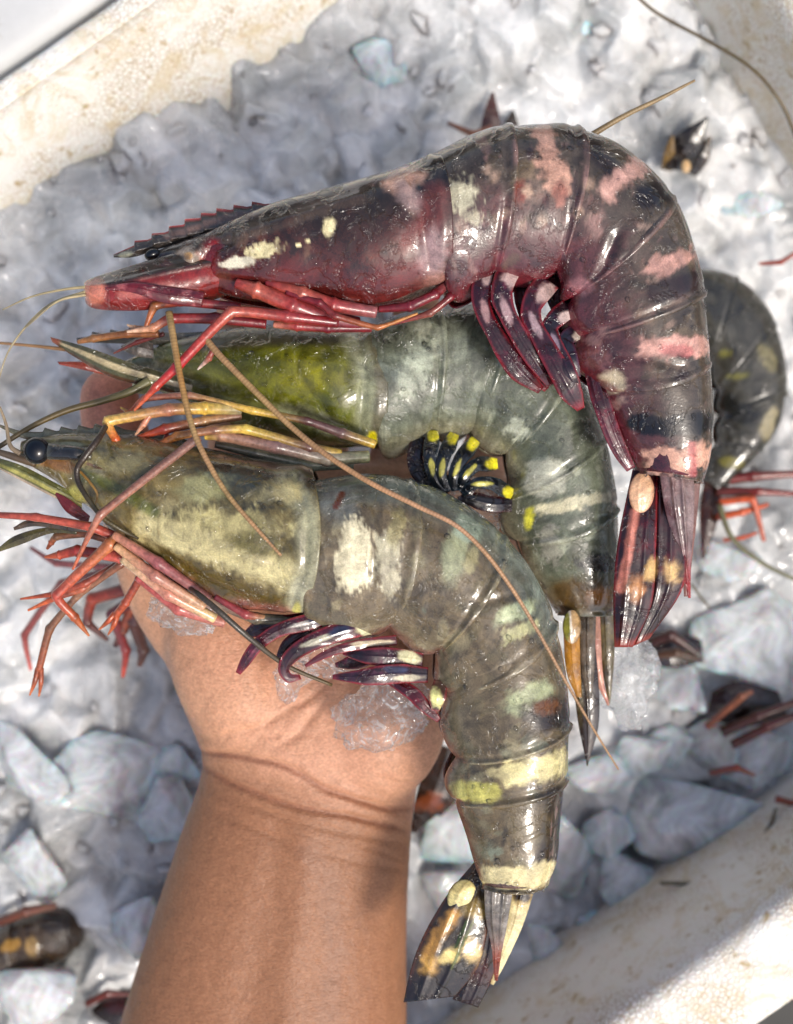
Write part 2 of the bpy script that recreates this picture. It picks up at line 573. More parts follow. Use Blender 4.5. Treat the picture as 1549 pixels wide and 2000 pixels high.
def ice_bed():
    # packed pieces: every piece is a blunt polyhedron pressed into its neighbours
    NU, NW = 540, 430
    U = np.linspace(U_LO, U_HI + .004, NU)
    W = np.linspace(V_LO - .004, V_HI + .004, NW)
    uu, ww = np.meshgrid(U, W, indexing='ij')
    xy = uu[..., None] * UX + ww[..., None] * UY
    P = np.c_[xy.reshape(-1, 2), np.full(uu.size, -0.1)]
    px, py = to_px(P)
    lvl = ice_level(px, py) + sstep(V_HI - .11, V_HI - .005, ww.ravel()) * .018 + sstep(U_HI - .09, U_HI - .005, uu.ravel()) * .010
    lvl = lvl + 0.006 * fbm(P, 20, 3, 31)
    lvl = lvl - 0.010 * hole_amount(px + 40 * fbm(P, 60, 3, 91), py + 40 * fbm(P, 60, 3, 95))
    lvl = lvl.reshape(NU, NW)
    H = lvl - .011
    rnd = random.Random(11)
    du, dw = U[1] - U[0], W[1] - W[0]
    for i in range(2300):
        cu, cw = rnd.uniform(U_LO, U_HI), rnd.uniform(V_LO, V_HI)
        ci, cj = int((cu - U[0]) / du), int((cw - W[0]) / dw)
        k = ci * NW + cj
        x_, y_ = px[k], py[k]
        if not (-200 < x_ < 1750 and -200 < y_ < 2200):
            continue
        snow = x_ < 900 and y_ < 800
        r = rnd.choice([.002, .003, .005, .008, .013]) if snow else rnd.choice([.003, .005, .008, .012, .018])
        i0, i1, j0, j1 = max(0, ci - int(r / du) - 2), min(NU, ci + int(r / du) + 3), max(0, cj - int(r / dw) - 2), min(NW, cj + int(r / dw) + 3)
        X, Y = uu[i0:i1, j0:j1] - cu, ww[i0:i1, j0:j1] - cw
        tx, ty = rnd.gauss(0, .22), rnd.gauss(0, .22)
        h = r * rnd.uniform(.15, .42) + tx * X + ty * Y
        n = rnd.choice([4, 5, 5, 6])
        a0 = rnd.uniform(0, 6.28)
        for q in range(n):
            a = a0 + (q + rnd.uniform(-.3, .3)) * 6.283 / n
            h = np.minimum(h, rnd.uniform(.9, 2.4) * (r * rnd.uniform(.55, .95) - X * math.cos(a) - Y * math.sin(a)))
        z0 = lvl[min(ci, NU - 1), min(cj, NW - 1)]
        H[i0:i1, j0:j1] = np.maximum(H[i0:i1, j0:j1], z0 + h - .002)
    for _ in range(1):
        Hp = np.pad(H, 1, mode='edge')
        H = .5 * H + .125 * (Hp[2:, 1:-1] + Hp[:-2, 1:-1] + Hp[1:-1, 2:] + Hp[1:-1, :-2])
    z = H.ravel() + 0.0012 * fbm(P, 150, 3, 12) + .0012 * np.abs(fbm(P, 60, 3, 77))
    P[:, 2] = z
    Vs, Fs, off = [P], grid_faces(NU, NW, flip=True), len(P)
    for i in range(420):
        k = rnd.randrange(len(P))
        x_, y_ = px[k], py[k]
        if not (-100 < x_ < 1650 and -100 < y_ < 2100):
            continue
        s = rnd.choice([.0015, .002, .003, .004, .006])
        V, F = rnd.choice(CH_LO)
        Q = (V * np.array([s * rnd.uniform(.8, 1.3), s * rnd.uniform(.8, 1.3), s])) @ rot3(rnd).T + P[k] + np.array([0, 0, rnd.uniform(-.3, .3) * s])
        Vs.append(Q)
        Fs += [tuple(a + off for a in f) for f in F]
        off += len(Q)
    o = put('crushed_ice', np.vstack(Vs), Fs, M_ICE, face_out=False)
    o['kind'] = 'stuff'
    tag(o, 'white crushed ice filling the foam box', 'ice')
ice_bed()

# (px, py, half width px, half height px, turn, label)
BIG_ICE = [
    (1462, 1262, 120, 112, 20, 'large rounded flat ice slab at the right edge below the curled prawn'),
    (1372, 1580, 150, 125, -25, 'biggest faceted ice lump above the foam wall, lower right'),
    (1302, 1462, 62, 50, 10, 'small whitish ice lump resting on the biggest lump'),
    (1400, 1462, 78, 70, 40, 'dull grey ice lump beside the dark prawn legs on the right'),
    (1318, 1352, 84, 62, 0, 'grey ice lump below the dark red tail fan of the top prawn'),
    (1490, 1500, 80, 95, 70, 'ice lump at the right edge under the red leg remains'),
    (1232, 1728, 70, 78, 5, 'squarish ice cube close to the foam wall'),
    (1195, 1632, 58, 56, 33, 'ice lump wedged above the squarish cube'),
    (1098, 1668, 92, 96, 60, 'broad ice lump right of the front prawn tail'),
    (1083, 1862, 66, 92, 15, 'tall smooth ice lump right of the cream spotted tail fan'),
    (1175, 1830, 60, 52, 80, 'low ice lump leaning on the foam wall beside the tall one'),
    (985, 1965, 70, 60, 30, 'ice lump at the bottom edge under the spotted tail fan'),
    (880, 1640, 60, 70, 44, 'ice lump between the wrist and the front prawn tail'),
    (860, 1745, 58, 60, 12, 'ice lump left of the front prawn tail base'),
    (1260, 1480, 60, 50, 72, 'ice lump left of the small whitish lump'),
    (1165, 1530, 70, 60, 25, 'ice lump just below the thin antenna tip'),
    (1425, 1100, 70, 48, 10, 'ice lump beneath the orange legs of the curled prawn'),
    (212, 1530, 128, 105, -30, 'broad pale ice slab left of the wrist'),
    (75, 1690, 78, 90, 40, 'white ice lump at the left edge above the brown prawn'),
    (65, 1480, 88, 90, 0, 'bright ice lump at the left edge beside the pale slab'),
    (330, 1590, 60, 82, 50, 'ice lump touching the left side of the forearm'),
    (265, 1790, 66, 88, 20, 'grey ice lump left of the lower forearm'),
    (340, 1500, 52, 48, 62, 'small ice lump beside the wrist crease'),
    (40, 1950, 110, 74, 12, 'grey ice lump in the bottom left corner'),
    (1450, 395, 92, 72, 35, 'pale ice lump below the dark tail at the upper right'),
    (1085, 65, 120, 70, -12, 'smooth white ice slab at the top beside the end wall'),
    (760, 110, 75, 66, 50, 'ice lump at the top left of the dark gap'),
    (690, 210, 60, 78, 20, 'ice lump above the top prawn carapace'),
]
def big_ice():
    rnd = random.Random(3)
    for i, (px, py, hw, hh, turn, lab) in enumerate(BIG_ICE):
        V, F = CH_HI[i % len(CH_HI)]
        z = float(ice_level(px, py)) + 0.007
        f = (CAM_H - z) / CAM_H * K
        V = V / np.abs(V).max(0)
        c, s = math.cos(math.radians(turn)), math.sin(math.radians(turn))
        R = np.array([[c, -s, 0], [s, c, 0], [0, 0, 1]])
        Q = V @ R.T
        Q = Q / np.abs(Q).max(0) * np.array([hw * f, hh * f, min(hw, hh) * f * 0.5])
        tilt = np.array(Matrix.Rotation(rnd.uniform(-.25, .25), 3, 'X') @ Matrix.Rotation(rnd.uniform(-.25, .25), 3, 'Y'))
        Q = Q @ tilt.T
        loc = at(px, py, z)
        me_o = put('ice_chunk', Q, F, M_CLOUDY)
        me_o.location = loc
        tag(me_o, lab, 'ice', 'large ice chunks')
big_ice()

# ------------------------------------------------------------------ the hand
# edges of arm and hand in the picture: (left px, right px, half thickness px, centre height m)
ARM = [((190, 2160), (795, 2160), 215, -.034), ((235, 2000), (795, 2000), 210, -.034), ((297, 1800), (795, 1800), 188, -.031),
       ((350, 1640), (802, 1650), 165, -.027), ((396, 1500), (814, 1535), 145, -.024), ((382, 1430), (842, 1480), 140, -.022),
       ((345, 1345), (872, 1420), 138, -.021), ((308, 1220), (900, 1320), 132, -.022), ((320, 1080), (985, 1190), 115, -.026),
       ((370, 960), (1050, 1060), 98, -.031), ((420, 880), (1045, 940), 80, -.034)]
def loft_ring(a, b, h, zc, n=40, ex=2.3):
    A, B = at(a[0], a[1], zc), at(b[0], b[1], zc)
    Mid, R = (A + B) / 2, (B - A) / 2
    t = np.linspace(0, 2 * math.pi, n, endpoint=False)
    c, s = np.cos(t), np.sin(t)
    c = np.sign(c) * np.abs(c) ** (2 / ex)
    s = np.sign(s) * np.abs(s) ** (2 / ex)
    return Mid + c[:, None] * R + s[:, None] * np.array([0, 0, h * K])

def closed_loft(rings):
    P = np.array(rings)
    nu, nv = P.shape[:2]
    F = grid_faces(nu, nv, True)
    F.append(tuple(range(nv))[::-1])
    F.append(tuple(range((nu - 1) * nv, nu * nv)))
    return P.reshape(-1, 3), F

def tube_rings(pts, radii, n=20, flat=1.0):
    pts = np.array(pts); m = len(pts)
    T = np.gradient(pts, axis=0)
    T /= np.linalg.norm(T, axis=1)[:, None] + 1e-12
    up = np.array([0, 0, 1.0])
    S = np.cross(T, up); S /= np.linalg.norm(S, axis=1)[:, None] + 1e-9
    N = np.cross(S, T)
    t = np.linspace(0, 2 * math.pi, n, endpoint=False)
    return [pts[i] + radii[i] * (np.cos(t)[:, None] * S[i] + flat * np.sin(t)[:, None] * N[i]) for i in range(m)]

def hand():
    Vs, Fs, off = [], [], 0
    def add(VF):
        nonlocal off
        V, F = VF
        Q = V - V.mean(0)
        if sum(float(Q[f[0]] @ np.cross(Q[f[1]], Q[f[2]])) for f in F[::7]) < 0:
            F = [tuple(f)[::-1] for f in F]
        Vs.append(V); Fs.extend([tuple(a + off for a in f) for f in F]); off += len(V)
    st = np.array([[a[0], a[1], b[0], b[1], h, z] for a, b, h, z in ARM], float)
    tt = np.linspace(0, len(st) - 1, 80)
    S = catmull(st, tt)
    add(closed_loft([loft_ring(r[:2], r[2:4], r[4], r[5]) for r in S]))
    def finger(pts, rad, flat=0.95):
        q = np.array([list(at(p[0], p[1], p[2] * .001)) for p in pts])
        t = np.linspace(0, len(q) - 1, 30)
        c = catmull(q, t)
        r = catmull(np.array(rad, float)[:, None] * K, t)[:, 0]
        # round fingertip
        d = np.linalg.norm(c - c[-1], axis=1)
        R0 = r[-1] * 1.0
        r = r * np.sqrt(np.clip(1 - np.clip(1 - d / (R0 * 1.0), 0, 1) ** 2, 0.02, 1))
        add(closed_loft(tube_rings(c, r, 20, flat)))
    # thumb, then index to little finger lying under the prawns (left hand, palm up)
    finger([(540, 1330, -24), (420, 1240, -21), (330, 1130, -22), (262, 960, -20), (222, 830, -15), (213, 752, -8), (214, 722, -6)], [80, 110, 98, 78, 66, 58, 52])
    finger([(470, 960, -32), (455, 820, -34), (450, 700, -30), (470, 600, -22), (480, 540, -16)], [64, 58, 54, 48, 42])
    finger([(620, 950, -33), (630, 790, -36), (640, 650, -33), (655, 530, -25), (660, 460, -16)], [66, 60, 56, 50, 42])
    finger([(760, 970, -33), (790, 820, -36), (805, 690, -33), (815, 580, -25), (815, 510, -16)], [63, 58, 54, 48, 40])
    finger([(900, 1000, -34), (950, 880, -36), (970, 790, -34), (970, 710, -28), (960, 650, -21)], [58, 54, 48, 42, 36])
    # mounds of the thumb and of the little-finger side
    def mound(cx, cy, z, rx, ry, rz, ang):
        u = np.linspace(0, math.pi, 18)[:, None]; v = np.linspace(0, 2 * math.pi, 28, endpoint=False)[None]
        x, y, w = np.sin(u) * np.cos(v) * rx, np.sin(u) * np.sin(v) * ry, np.cos(u) * rz + 0 * v
        a = math.radians(ang)
        X = cx + x * math.cos(a) - y * math.sin(a); Y = cy + x * math.sin(a) + y * math.cos(a)
        P = at(X, Y, 0) ; P[..., 2] = z + w * K
        c = at(cx, cy, z); P[..., :2] += c[:2] - at(cx, cy, 0)[:2]
        V = P.reshape(-1, 3)
        add((V, grid_faces(18, 28, True, flip=True)))
    mound(455, 1290, -.013, 128, 200, 112, -18)
    mound(745, 1400, -.015, 135, 185, 112, 12)
    me = bpy.data.meshes.new('hand_src')
    me.from_pydata([tuple(v) for v in np.vstack(Vs)], [], Fs)
    tmp = bpy.data.objects.new('hand_src', me)
    COL.objects.link(tmp)
    rm = tmp.modifiers.new('r', 'REMESH'); rm.mode = 'VOXEL'; rm.voxel_size = 0.00095; rm.use_smooth_shade = True
    sm = tmp.modifiers.new('s', 'SMOOTH'); sm.factor = 0.5; sm.iterations = 40
    dg = bpy.context.evaluated_depsgraph_get()
    ev = bpy.data.meshes.new_from_object(tmp.evaluated_get(dg))
    bpy.data.objects.remove(tmp); bpy.data.meshes.remove(me)
    bm = bmesh.new(); bm.from_mesh(ev)
    # finer faces on the side that shows
    fs = [f for f in bm.faces if f.normal.z > -0.1 and f.calc_center_median().y < 0.0]
    es = list({e for f in fs for e in f.edges})
    bmesh.ops.subdivide_edges(bm, edges=es, cuts=1, use_grid_fill=True, smooth=0)
    bmesh.ops.triangulate(bm, faces=[f for f in bm.faces if len(f.verts) > 4])
    bm.normal_update()
    V = np.array([v.co[:] for v in bm.verts]); N = np.array([v.normal[:] for v in bm.verts])
    x, y = to_px(V)
    wob = 7 * fbm(V, 90, 3, 44)
    disp = np.zeros(len(V))
    def crease(pts, w, depth, lip=0.35):
        nonlocal disp
        n = 60
        c = catmull(np.array(pts, float), np.linspace(0, len(pts) - 1, n))
        d = poly_dist(x + wob * .6, y + wob, [tuple(p) for p in c])
        ends = np.minimum(np.hypot(x - pts[0][0], y - pts[0][1]), np.hypot(x - pts[-1][0], y - pts[-1][1]))
        k = sstep(0, 60, ends)
        disp += depth * .001 * (-np.exp(-(d / w) ** 2) + lip * np.exp(-((d - 2.6 * w) / (1.5 * w)) ** 2)) * (0.25 + .75 * k)
    crease([(380, 1466), (480, 1476), (560, 1494), (640, 1540), (740, 1576), (830, 1580)], 6, .75)
    crease([(388, 1494), (450, 1528), (560, 1570), (680, 1595), (770, 1615), (825, 1622)], 6, .6)
    crease([(390, 1575), (480, 1610), (600, 1660), (740, 1690), (815, 1698)], 8, .3)
    crease([(430, 1400), (490, 1428), (560, 1440), (640, 1432)], 7, .30)
    crease([(395, 1440), (470, 1430), (540, 1402), (590, 1372), (640, 1330), (690, 1250)], 7, .4)
    crease([(520, 1470), (580, 1440), (612, 1395), (640, 1350)], 7, .45)
    crease([(735, 1512), (790, 1530), (850, 1525)], 7, .7)
    crease([(470, 1510), (600, 1560), (700, 1580)], 6, .25)
    crease([(420, 1535), (540, 1590), (690, 1630), (800, 1650)], 6, .3)
    crease([(660, 1440), (740, 1460), (830, 1440)], 7, .25)
    # short skin folds on the thumb mound
    rnd = random.Random(5)
    for i in range(26):
        cx, cy = rnd.uniform(390, 560), rnd.uniform(1260, 1440)
        L = rnd.uniform(25, 60); a = rnd.uniform(.9, 1.35)
        crease([(cx - L * math.cos(a), cy + L * math.sin(a)), (cx + 4, cy), (cx + L * math.cos(a), cy - L * math.sin(a))], 4.2, .13, .2)
    for i in range(34):
        cx, cy = rnd.uniform(430, 780), rnd.uniform(1490, 1680)
        L = rnd.uniform(30, 80); a = -.36
        crease([(cx - L * math.cos(a), cy + L * math.sin(a)), (cx, cy + 3), (cx + L * math.cos(a), cy - L * math.sin(a))], 4.2, .13, .2)
    # palm heel swelling above the wrist folds, tendons below
    disp += .0016 * np.exp(-((x - 690) / 150) ** 2 - ((y - 1475) / 75) ** 2)
    disp += .0014 * np.exp(-((x - 470) / 110) ** 2 - ((y - 1400) / 80) ** 2)
    disp += .0009 * np.exp(-(poly_dist(x, y, [(560, 1990), (590, 1800), (600, 1620)]) / 38) ** 2)
    disp -= .0008 * np.exp(-(poly_dist(x, y, [(480, 1990), (520, 1800), (540, 1640)]) / 40) ** 2)
    disp += .0009 * fbm(V, 40, 3, 2) + .00016 * fbm(V, 420, 3, 6)
    up = sstep(-.1, .5, N[:, 2])
    V = V + N * (disp * up)[:, None]
    for v, c in zip(bm.verts, V):
        v.co = c
    p = Paint(V, (150, 104, 74), 50)
    p.mix(1 - sstep(1440, 1620, y - (x - 600) * .32), (202, 152, 120))
    p.blob(700, 1430, 190, 120, (208, 154, 126), soft=.9, op=.6)
    p.blob(640, 1260, 240, 90, (200, 142, 114), soft=.9, op=.6)
    p.blob(230, 790, 120, 120, (196, 126, 104), soft=.5, op=.9)
    p.noise((164, 116, 86), 1, .0, .6, .2)
    p.noise((146, 98, 68), 2, .1, .6, .25)
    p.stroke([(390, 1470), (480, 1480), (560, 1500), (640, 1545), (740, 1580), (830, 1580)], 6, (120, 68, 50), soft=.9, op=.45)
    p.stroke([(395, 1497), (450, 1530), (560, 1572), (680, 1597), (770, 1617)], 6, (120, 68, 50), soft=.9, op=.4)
    # faint vein
    p.stroke([(640, 2000), (655, 1850), (640, 1720), (600, 1660)], 20, (140, 104, 84), soft=.9, op=.35)
    F = [tuple(v.index for v in f.verts) for f in bm.faces]
    bm.verts.index_update()
    F = [tuple(v.index for v in f.verts) for f in bm.faces]
    bm.free(); bpy.data.meshes.remove(ev)
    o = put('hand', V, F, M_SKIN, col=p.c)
    tag(o, 'bare forearm and open palm held up, carrying three big prawns', 'hand')
    return o
HAND = hand()

# ------------------------------------------------------------------ prawns: builders
def ring_pts(ST, s, t, scale=1.0, ex=2.2, sag=0.0):
    """ST rows: Dx, Dy, Vx, Vy, h(px), zc(m); s, t broadcastable arrays"""
    s, t = np.broadcast_arrays(s, t)
    R = catmull(ST, s.ravel())
    A = at(R[:, 0], R[:, 1], R[:, 5]); B = at(R[:, 2], R[:, 3], R[:, 5])
    Mid, H = (A + B) / 2, (A - B) / 2
    c, q = np.cos(t).ravel(), np.sin(t).ravel()
    q = np.sign(q) * np.abs(q) ** (2 / ex)
    c2 = np.sign(c) * np.abs(c) ** (2 / ex)
    sc = np.broadcast_to(scale, s.shape).ravel()
    c2 = c2 * (1 + np.broadcast_to(sag, s.shape).ravel() * np.clip(-c, 0, 1))
    h = R[:, 4] * K * (1 + 0.10 * c)
    return Mid + (c2 * sc)[:, None] * H + np.c_[0 * q, 0 * q, q * h * sc]

def orient(V, F, ctr):
    V = np.asarray(V)
    f = F[len(F) // 2]
    acc = 0
    for f in F[::max(1, len(F) // 60)]:
        a, b, c = V[f[0]], V[f[1]], V[f[2]]
        n = np.cross(b - a, c - a)
        acc += np.sign(n @ ((a + c) / 2 - ctr((a + c) / 2)))
    return [f[::-1] for f in F] if acc < 0 else F

TINT = {}
def streak(p):
    # fibres of the flesh showing through the shell
    p.c = p.c * (1 + .24 * np.clip(p.st, -.6, .6))[:, None]
    p.c = np.clip(p.c, 0, 1) ** 1.22 * .92 * np.array(TINT.get('now', (1, 1, 1)))

def mottle(p, ST, n, seed, cols, size=(8, 26), op=.75):
    rnd = random.Random(seed)
    for k in range(n):
        s = rnd.uniform(0, len(ST) - 1); f = rnd.uniform(.06, .9)
        R = catmull(ST, np.array([s]))[0]
        cx, cy = R[0] * (1 - f) + R[2] * f, R[1] * (1 - f) + R[3] * f
        ang = math.degrees(math.atan2(R[3] - R[1], R[2] - R[0])) + rnd.uniform(-50, 50)
        a = rnd.uniform(*size)
        p.blob(cx, cy, a, a * rnd.uniform(.35, .8), rnd.choice(cols), ang, soft=.35, na=1.0, op=op * rnd.uniform(.4, 1), speck=.2)

WET = []
def shell(name, ST, s0, s1, nu, nv, paint, parent, tmax=0.78, lobe=0.12, sc0=.972, sc1=1.012, bow=0.0, thick=.00045, relief=(), seed=0, rough=1.0, lip=True):
    u = np.linspace(0, 1, nu)[:, None]
    tm = math.pi * (tmax + lobe * np.sin(math.pi * np.clip(u, 0.02, .98)) ** .6)
    t = np.linspace(-1, 1, nv)[None] * tm
    s = s0 + (s1 - s0) * u + bow * (np.sin(t) ** 2) * u
    scale = sc0 + (sc1 - sc0) * u ** .8
    P = ring_pts(ST, s, t, scale, sag=(lobe * 1.7 * np.sin(math.pi * np.clip(u, 0, 1)) ** .7))
    C = ring_pts(ST, s, t, 0.0)
    d = P - C
    L = np.linalg.norm(d, axis=1)[:, None] + 1e-9
    x, y = to_px(P)
    disp = rough * (.0007 * fbm(P, 50, 2, seed) + .00012 * fbm(P, 230, 2, seed + 5))
    uu = np.broadcast_to(u, t.shape).ravel()
    if lip:
        am = .5 + .9 * fbm(P, 120, 2, seed + 8)
        disp = disp + am * (.0006 * np.exp(-((uu - .965) / .018) ** 2) - .0006 * np.exp(-((uu - .90) / .035) ** 2))
    for pts, w, dep in relief:
        disp = disp + dep * .001 * np.exp(-(poly_dist(x, y, pts) / w) ** 2)
    P = P + d / L * disp[:, None]
    if TINT.get('drops'):
        nrm = d / L
        keep = (nrm[:, 2] > .3) & (np.broadcast_to(u, t.shape).ravel() > .3)
        WET.append((P[keep], nrm[keep]))
    p = Paint(P, (100, 95, 85), seed)
    p.u = uu; p.t = np.abs(t).ravel() / math.pi; p.e = (np.abs(t) / tm).ravel()
    p.st = fbm(np.c_[uu * 26, t.ravel() * 2.2, np.full(len(uu), seed * 3.1)], 1.0, 3, seed)
    paint(p)
    streak(p)
    F = grid_faces(nu, nv)
    mid = C.mean(0)
    Cm = C.reshape(nu, nv, 3)
    i = nu // 2; j = nv // 2
    a, b, c_ = P[i * nv + j], P[i * nv + j + 1], P[(i + 1) * nv + j]
    n = np.cross(b - a, c_ - a)
    if n @ (a - C[i * nv + j]) < 0:
        F = [f[::-1] for f in F]
    o = put(name, P, F, M_SHELL, parent, p.c)
    so = o.modifiers.new('thickness', 'SOLIDIFY')
    so.thickness = thick; so.offset = -1
    return o

def core(name, ST, s0, s1, col, parent, scale=.90, col2=None):
    nu, nv = 90, 40
    s = np.linspace(s0, s1, nu)[:, None]
    t = np.linspace(0, 2 * math.pi, nv, endpoint=False)[None]
    P = ring_pts(ST, s + 0 * t, t + 0 * s, scale)
    F = grid_faces(nu, nv, True)
    F.append(tuple(range(nv))[::-1]); F.append(tuple(range((nu - 1) * nv, nu * nv)))
    p = Paint(P, col, 4)
    p.noise(col2 or (60, 30, 32), 1, -.2, .4, .8)
    return put(name, P, F, M_SHELL, parent, p.c)

def zpts(pts):
    a = np.array(pts, float)
    return at(a[:, 0], a[:, 1], a[:, 2] * .001)

def tube(name, pts, rad, cols, parent, mat=None, n=10, joint=False, flat=1.0, seed=0, per=10, ring=False, bulge=.22, label=None, wob=0.0):
    """pts (px, py, z mm); rad px; cols one sRGB colour per point"""
    Q = zpts(pts); m = len(Q)
    if len(rad) != m:
        rad = np.interp(np.linspace(0, 1, m), np.linspace(0, 1, len(rad)), rad)
    cols = np.array([lin(c) for c in cols])
    if len(cols) != m:
        cols = np.stack([np.interp(np.linspace(0, 1, m), np.linspace(0, 1, len(cols)), cols[:, k]) for k in range(3)], 1)
    if joint:
        t = []
        for i in range(m - 1):
            t += [i + q for q in (0, .05, .12, .25, .4, .55, .7, .82, .91, .96)]
        t = np.array(t + [m - 1.0])
        C = np.stack([np.interp(t, np.arange(m), Q[:, k]) for k in range(3)], 1)
        # knees keep a small rounding
        Cs = catmull(Q, t); C = C * .75 + Cs * .25
        fr = np.abs(t - np.round(t))
        inner = (np.round(t) > 0) & (np.round(t) < m - 1)
        r = np.interp(t, np.arange(m), rad) * (1 + np.where(inner, bulge * np.exp(-(fr / .07) ** 2), 0))
    else:
        t = np.linspace(0, m - 1, per * (m - 1) + 1)
        C = catmull(Q, t)
        r = np.interp(t, np.arange(m), rad)
    r = np.maximum(r, .4) * K
    if wob:
        r = r * (1 + wob * fbm(C, 400, 2, seed))
    rings = tube_rings(C, r, n, flat)
    V, F = closed_loft(rings)
    cc = np.stack([np.interp(t, np.arange(m), cols[:, k]) for k in range(3)], 1)
    cc = np.repeat(cc, n, axis=0)
    nz = fbm(V, 600, 3, seed + 2)
    cc = cc * (1 + .45 * nz)[:, None]
    o = put(name, V, F, mat or M_LEG, parent, np.clip(cc, 0, 1), label=label)
    if ring:
        d = np.r_[0, np.cumsum(np.linalg.norm(np.diff(C, axis=0), axis=1))]
        a = o.data.attributes.new('ring', 'FLOAT', 'POINT')
        a.data.foreach_set('value', np.repeat(d, n).astype(np.float32))
    return o

def leaf(name, Le, Re, z, paint, parent, base=(90, 80, 60), n=70, m=26, camber=1.2, thick=.5, rib=.4, ribs=(0.5,), tip_round=True, fringe=0.0, mat=None, seed=0):
    """blade between two edge lines (px); z = list of heights (mm) along it"""
    Le, Re = np.array(Le, float), np.array(Re, float)
    def res(a):
        t = np.linspace(0, len(a) - 1, 300)
        c = catmull(a, t)
        d = np.r_[0, np.cumsum(np.hypot(*np.diff(c, axis=0).T))]
        q = np.linspace(0, d[-1], n)
        return np.c_[np.interp(q, d, c[:, 0]), np.interp(q, d, c[:, 1])]
    L, R = res(Le), res(Re)
    zz = np.interp(np.linspace(0, 1, n), np.linspace(0, 1, len(z)), z)
    v = np.linspace(-1, 1, m)
    X = L[:, None] * (1 - v[None, :, None]) / 2 + R[:, None] * (1 + v[None, :, None]) / 2
    wid = np.hypot(*(L - R).T)[:, None]
    k = np.clip(wid / 60, .15, 1.3)
    dz = camber * k * (1 - v[None] ** 2)
    for rb in ribs:
        dz = dz + rib * k * np.exp(-(((v[None] + 1) / 2 - rb) / .05) ** 2)
    top = at(X[..., 0], X[..., 1], (zz[:, None] + dz) * .001).reshape(-1, 3)
    bot = at(X[..., 0], X[..., 1], (zz[:, None] - thick + dz * .4) * .001).reshape(-1, 3)
    # pull the edges together
    nz = .00012 * fbm(top, 300, 3, seed); top[:, 2] += nz
    V = np.vstack([top, bot])
    N = n * m
    F = grid_faces(n, m) + grid_faces(n, m, off=N, flip=True)
    for i in range(n - 1):
        for j in (0, m - 1):
            a, b = i * m + j, (i + 1) * m + j
            f = (a, b, b + N, a + N)
            F.append(f if j == 0 else f[::-1])
    for i in (0, n - 1):
        for j in range(m - 1):
            a, b = i * m + j, i * m + j + 1
            f = (a, b, b + N, a + N)
            F.append(f[::-1] if i == 0 else f)
    p = Paint(V, base, seed)
    p.v = np.tile(np.tile(v, n), 2); p.w = np.tile(np.repeat(np.linspace(0, 1, n), m), 2)
    if paint:
        paint(p)
    p.c = np.clip(p.c, 0, 1) ** 1.15
    F = [f[::-1] for f in F]
    return put(name, V, F, mat or M_SHELL, parent, p.c)

def ellipsoid(name, px, py, z, rx, ry, rz, ang, paint, parent, base, mat=None, seed=0, n=22, m=32):
    u = np.linspace(0, math.pi, n)[:, None]; v = np.linspace(0, 2 * math.pi, m, endpoint=False)[None]
    x, y, w = np.sin(u) * np.cos(v) * rx, np.sin(u) * np.sin(v) * ry, np.cos(u) * rz + 0 * v
    a = math.radians(ang)
    c = at(px, py, z * .001)
    V = np.stack([c[0] + (x * math.cos(a) - y * math.sin(a)) * K, c[1] - (x * math.sin(a) + y * math.cos(a)) * K, c[2] + w * K], -1).reshape(-1, 3)
    p = Paint(V, base, seed)
    if paint:
        paint(p)
    F = grid_faces(n, m, True, flip=False)
    return put(name, V, F, mat or M_SHELL, parent, p.c)

def knob(px, py, z, rx, ry, ang, col, rim, parent, seed=0, name='leg_base'):
    """flat pale swelling at the root of a leg, fading to the limb's own colour at its rim"""
    def pf(p):
        p.blob(px, py, rx * .86, ry * .86, col, ang, soft=.45, na=.6)
        p.noise(rim, 2, .15, .6, .5)
    return ellipsoid(name, px, py, z, rx * 1.15, ry * 1.15, min(rx, ry) * .3, ang, pf, parent, rim, seed=seed)

def rostrum(parent, top, bot, z, teeth, paint, base, thick=26, seed=0):
    """serrated blade: top and bottom lines in px, teeth = places along the top line (px x), lens-shaped in section"""
    n = 160
    def res(a):
        a = np.array(a, float); t = np.linspace(0, len(a) - 1, 400); c = catmull(a, t)
        d = np.r_[0, np.cumsum(np.hypot(*np.diff(c, axis=0).T))]; q = np.linspace(0, d[-1], n)
        return np.c_[np.interp(q, d, c[:, 0]), np.interp(q, d, c[:, 1])]
    T, B = res(top), res(bot)
    up = T - B; up = up / (np.hypot(*up.T)[:, None] + 1e-6)
    saw = np.zeros(n)
    for tx in teeth:
        d = T[:, 0] - tx
        saw = np.maximum(saw, np.where((d >= 0) & (d < 26), 9 * (1 - d / 26), 0))
    T = T + up * saw[:, None]
    m = 14
    v = np.linspace(0, 1, m)[None, :, None]
    X = T[:, None] * (1 - v) + B[:, None] * v
    wid = np.hypot(*(T - B).T)[:, None]
    th = np.minimum(thick, wid * .35) * K * (np.sin(math.pi * np.clip(v[..., 0], 0.03, 1)) ** .7 + 0.35 * np.exp(-((v[..., 0] - .62) / .07) ** 2))
    zc = z * .001
    P1 = at(X[..., 0], X[..., 1], zc + th).reshape(-1, 3); P2 = at(X[..., 0], X[..., 1], zc - th).reshape(-1, 3)
    V = np.vstack([P1, P2]); N = n * m
    F = grid_faces(n, m, flip=True) + grid_faces(n, m, off=N)
    for i in range(n - 1):
        for j in (0, m - 1):
            a, b = i * m + j, (i + 1) * m + j
            F.append((a, b, b + N, a + N))
    for i in (0, n - 1):
        for j in range(m - 1):
            a, b = i * m + j, i * m + j + 1
            F.append((a, b, b + N, a + N))
    p = Paint(V, base, seed); p.v = np.tile(np.tile(v[0, :, 0], n), 2)
    paint(p)
    return put('rostrum', V, F, M_SHELL, parent, p.c)

def stations(rows, z):
    return np.array([list(r) + [z] if len(r) == 5 else list(r) for r in rows], float)

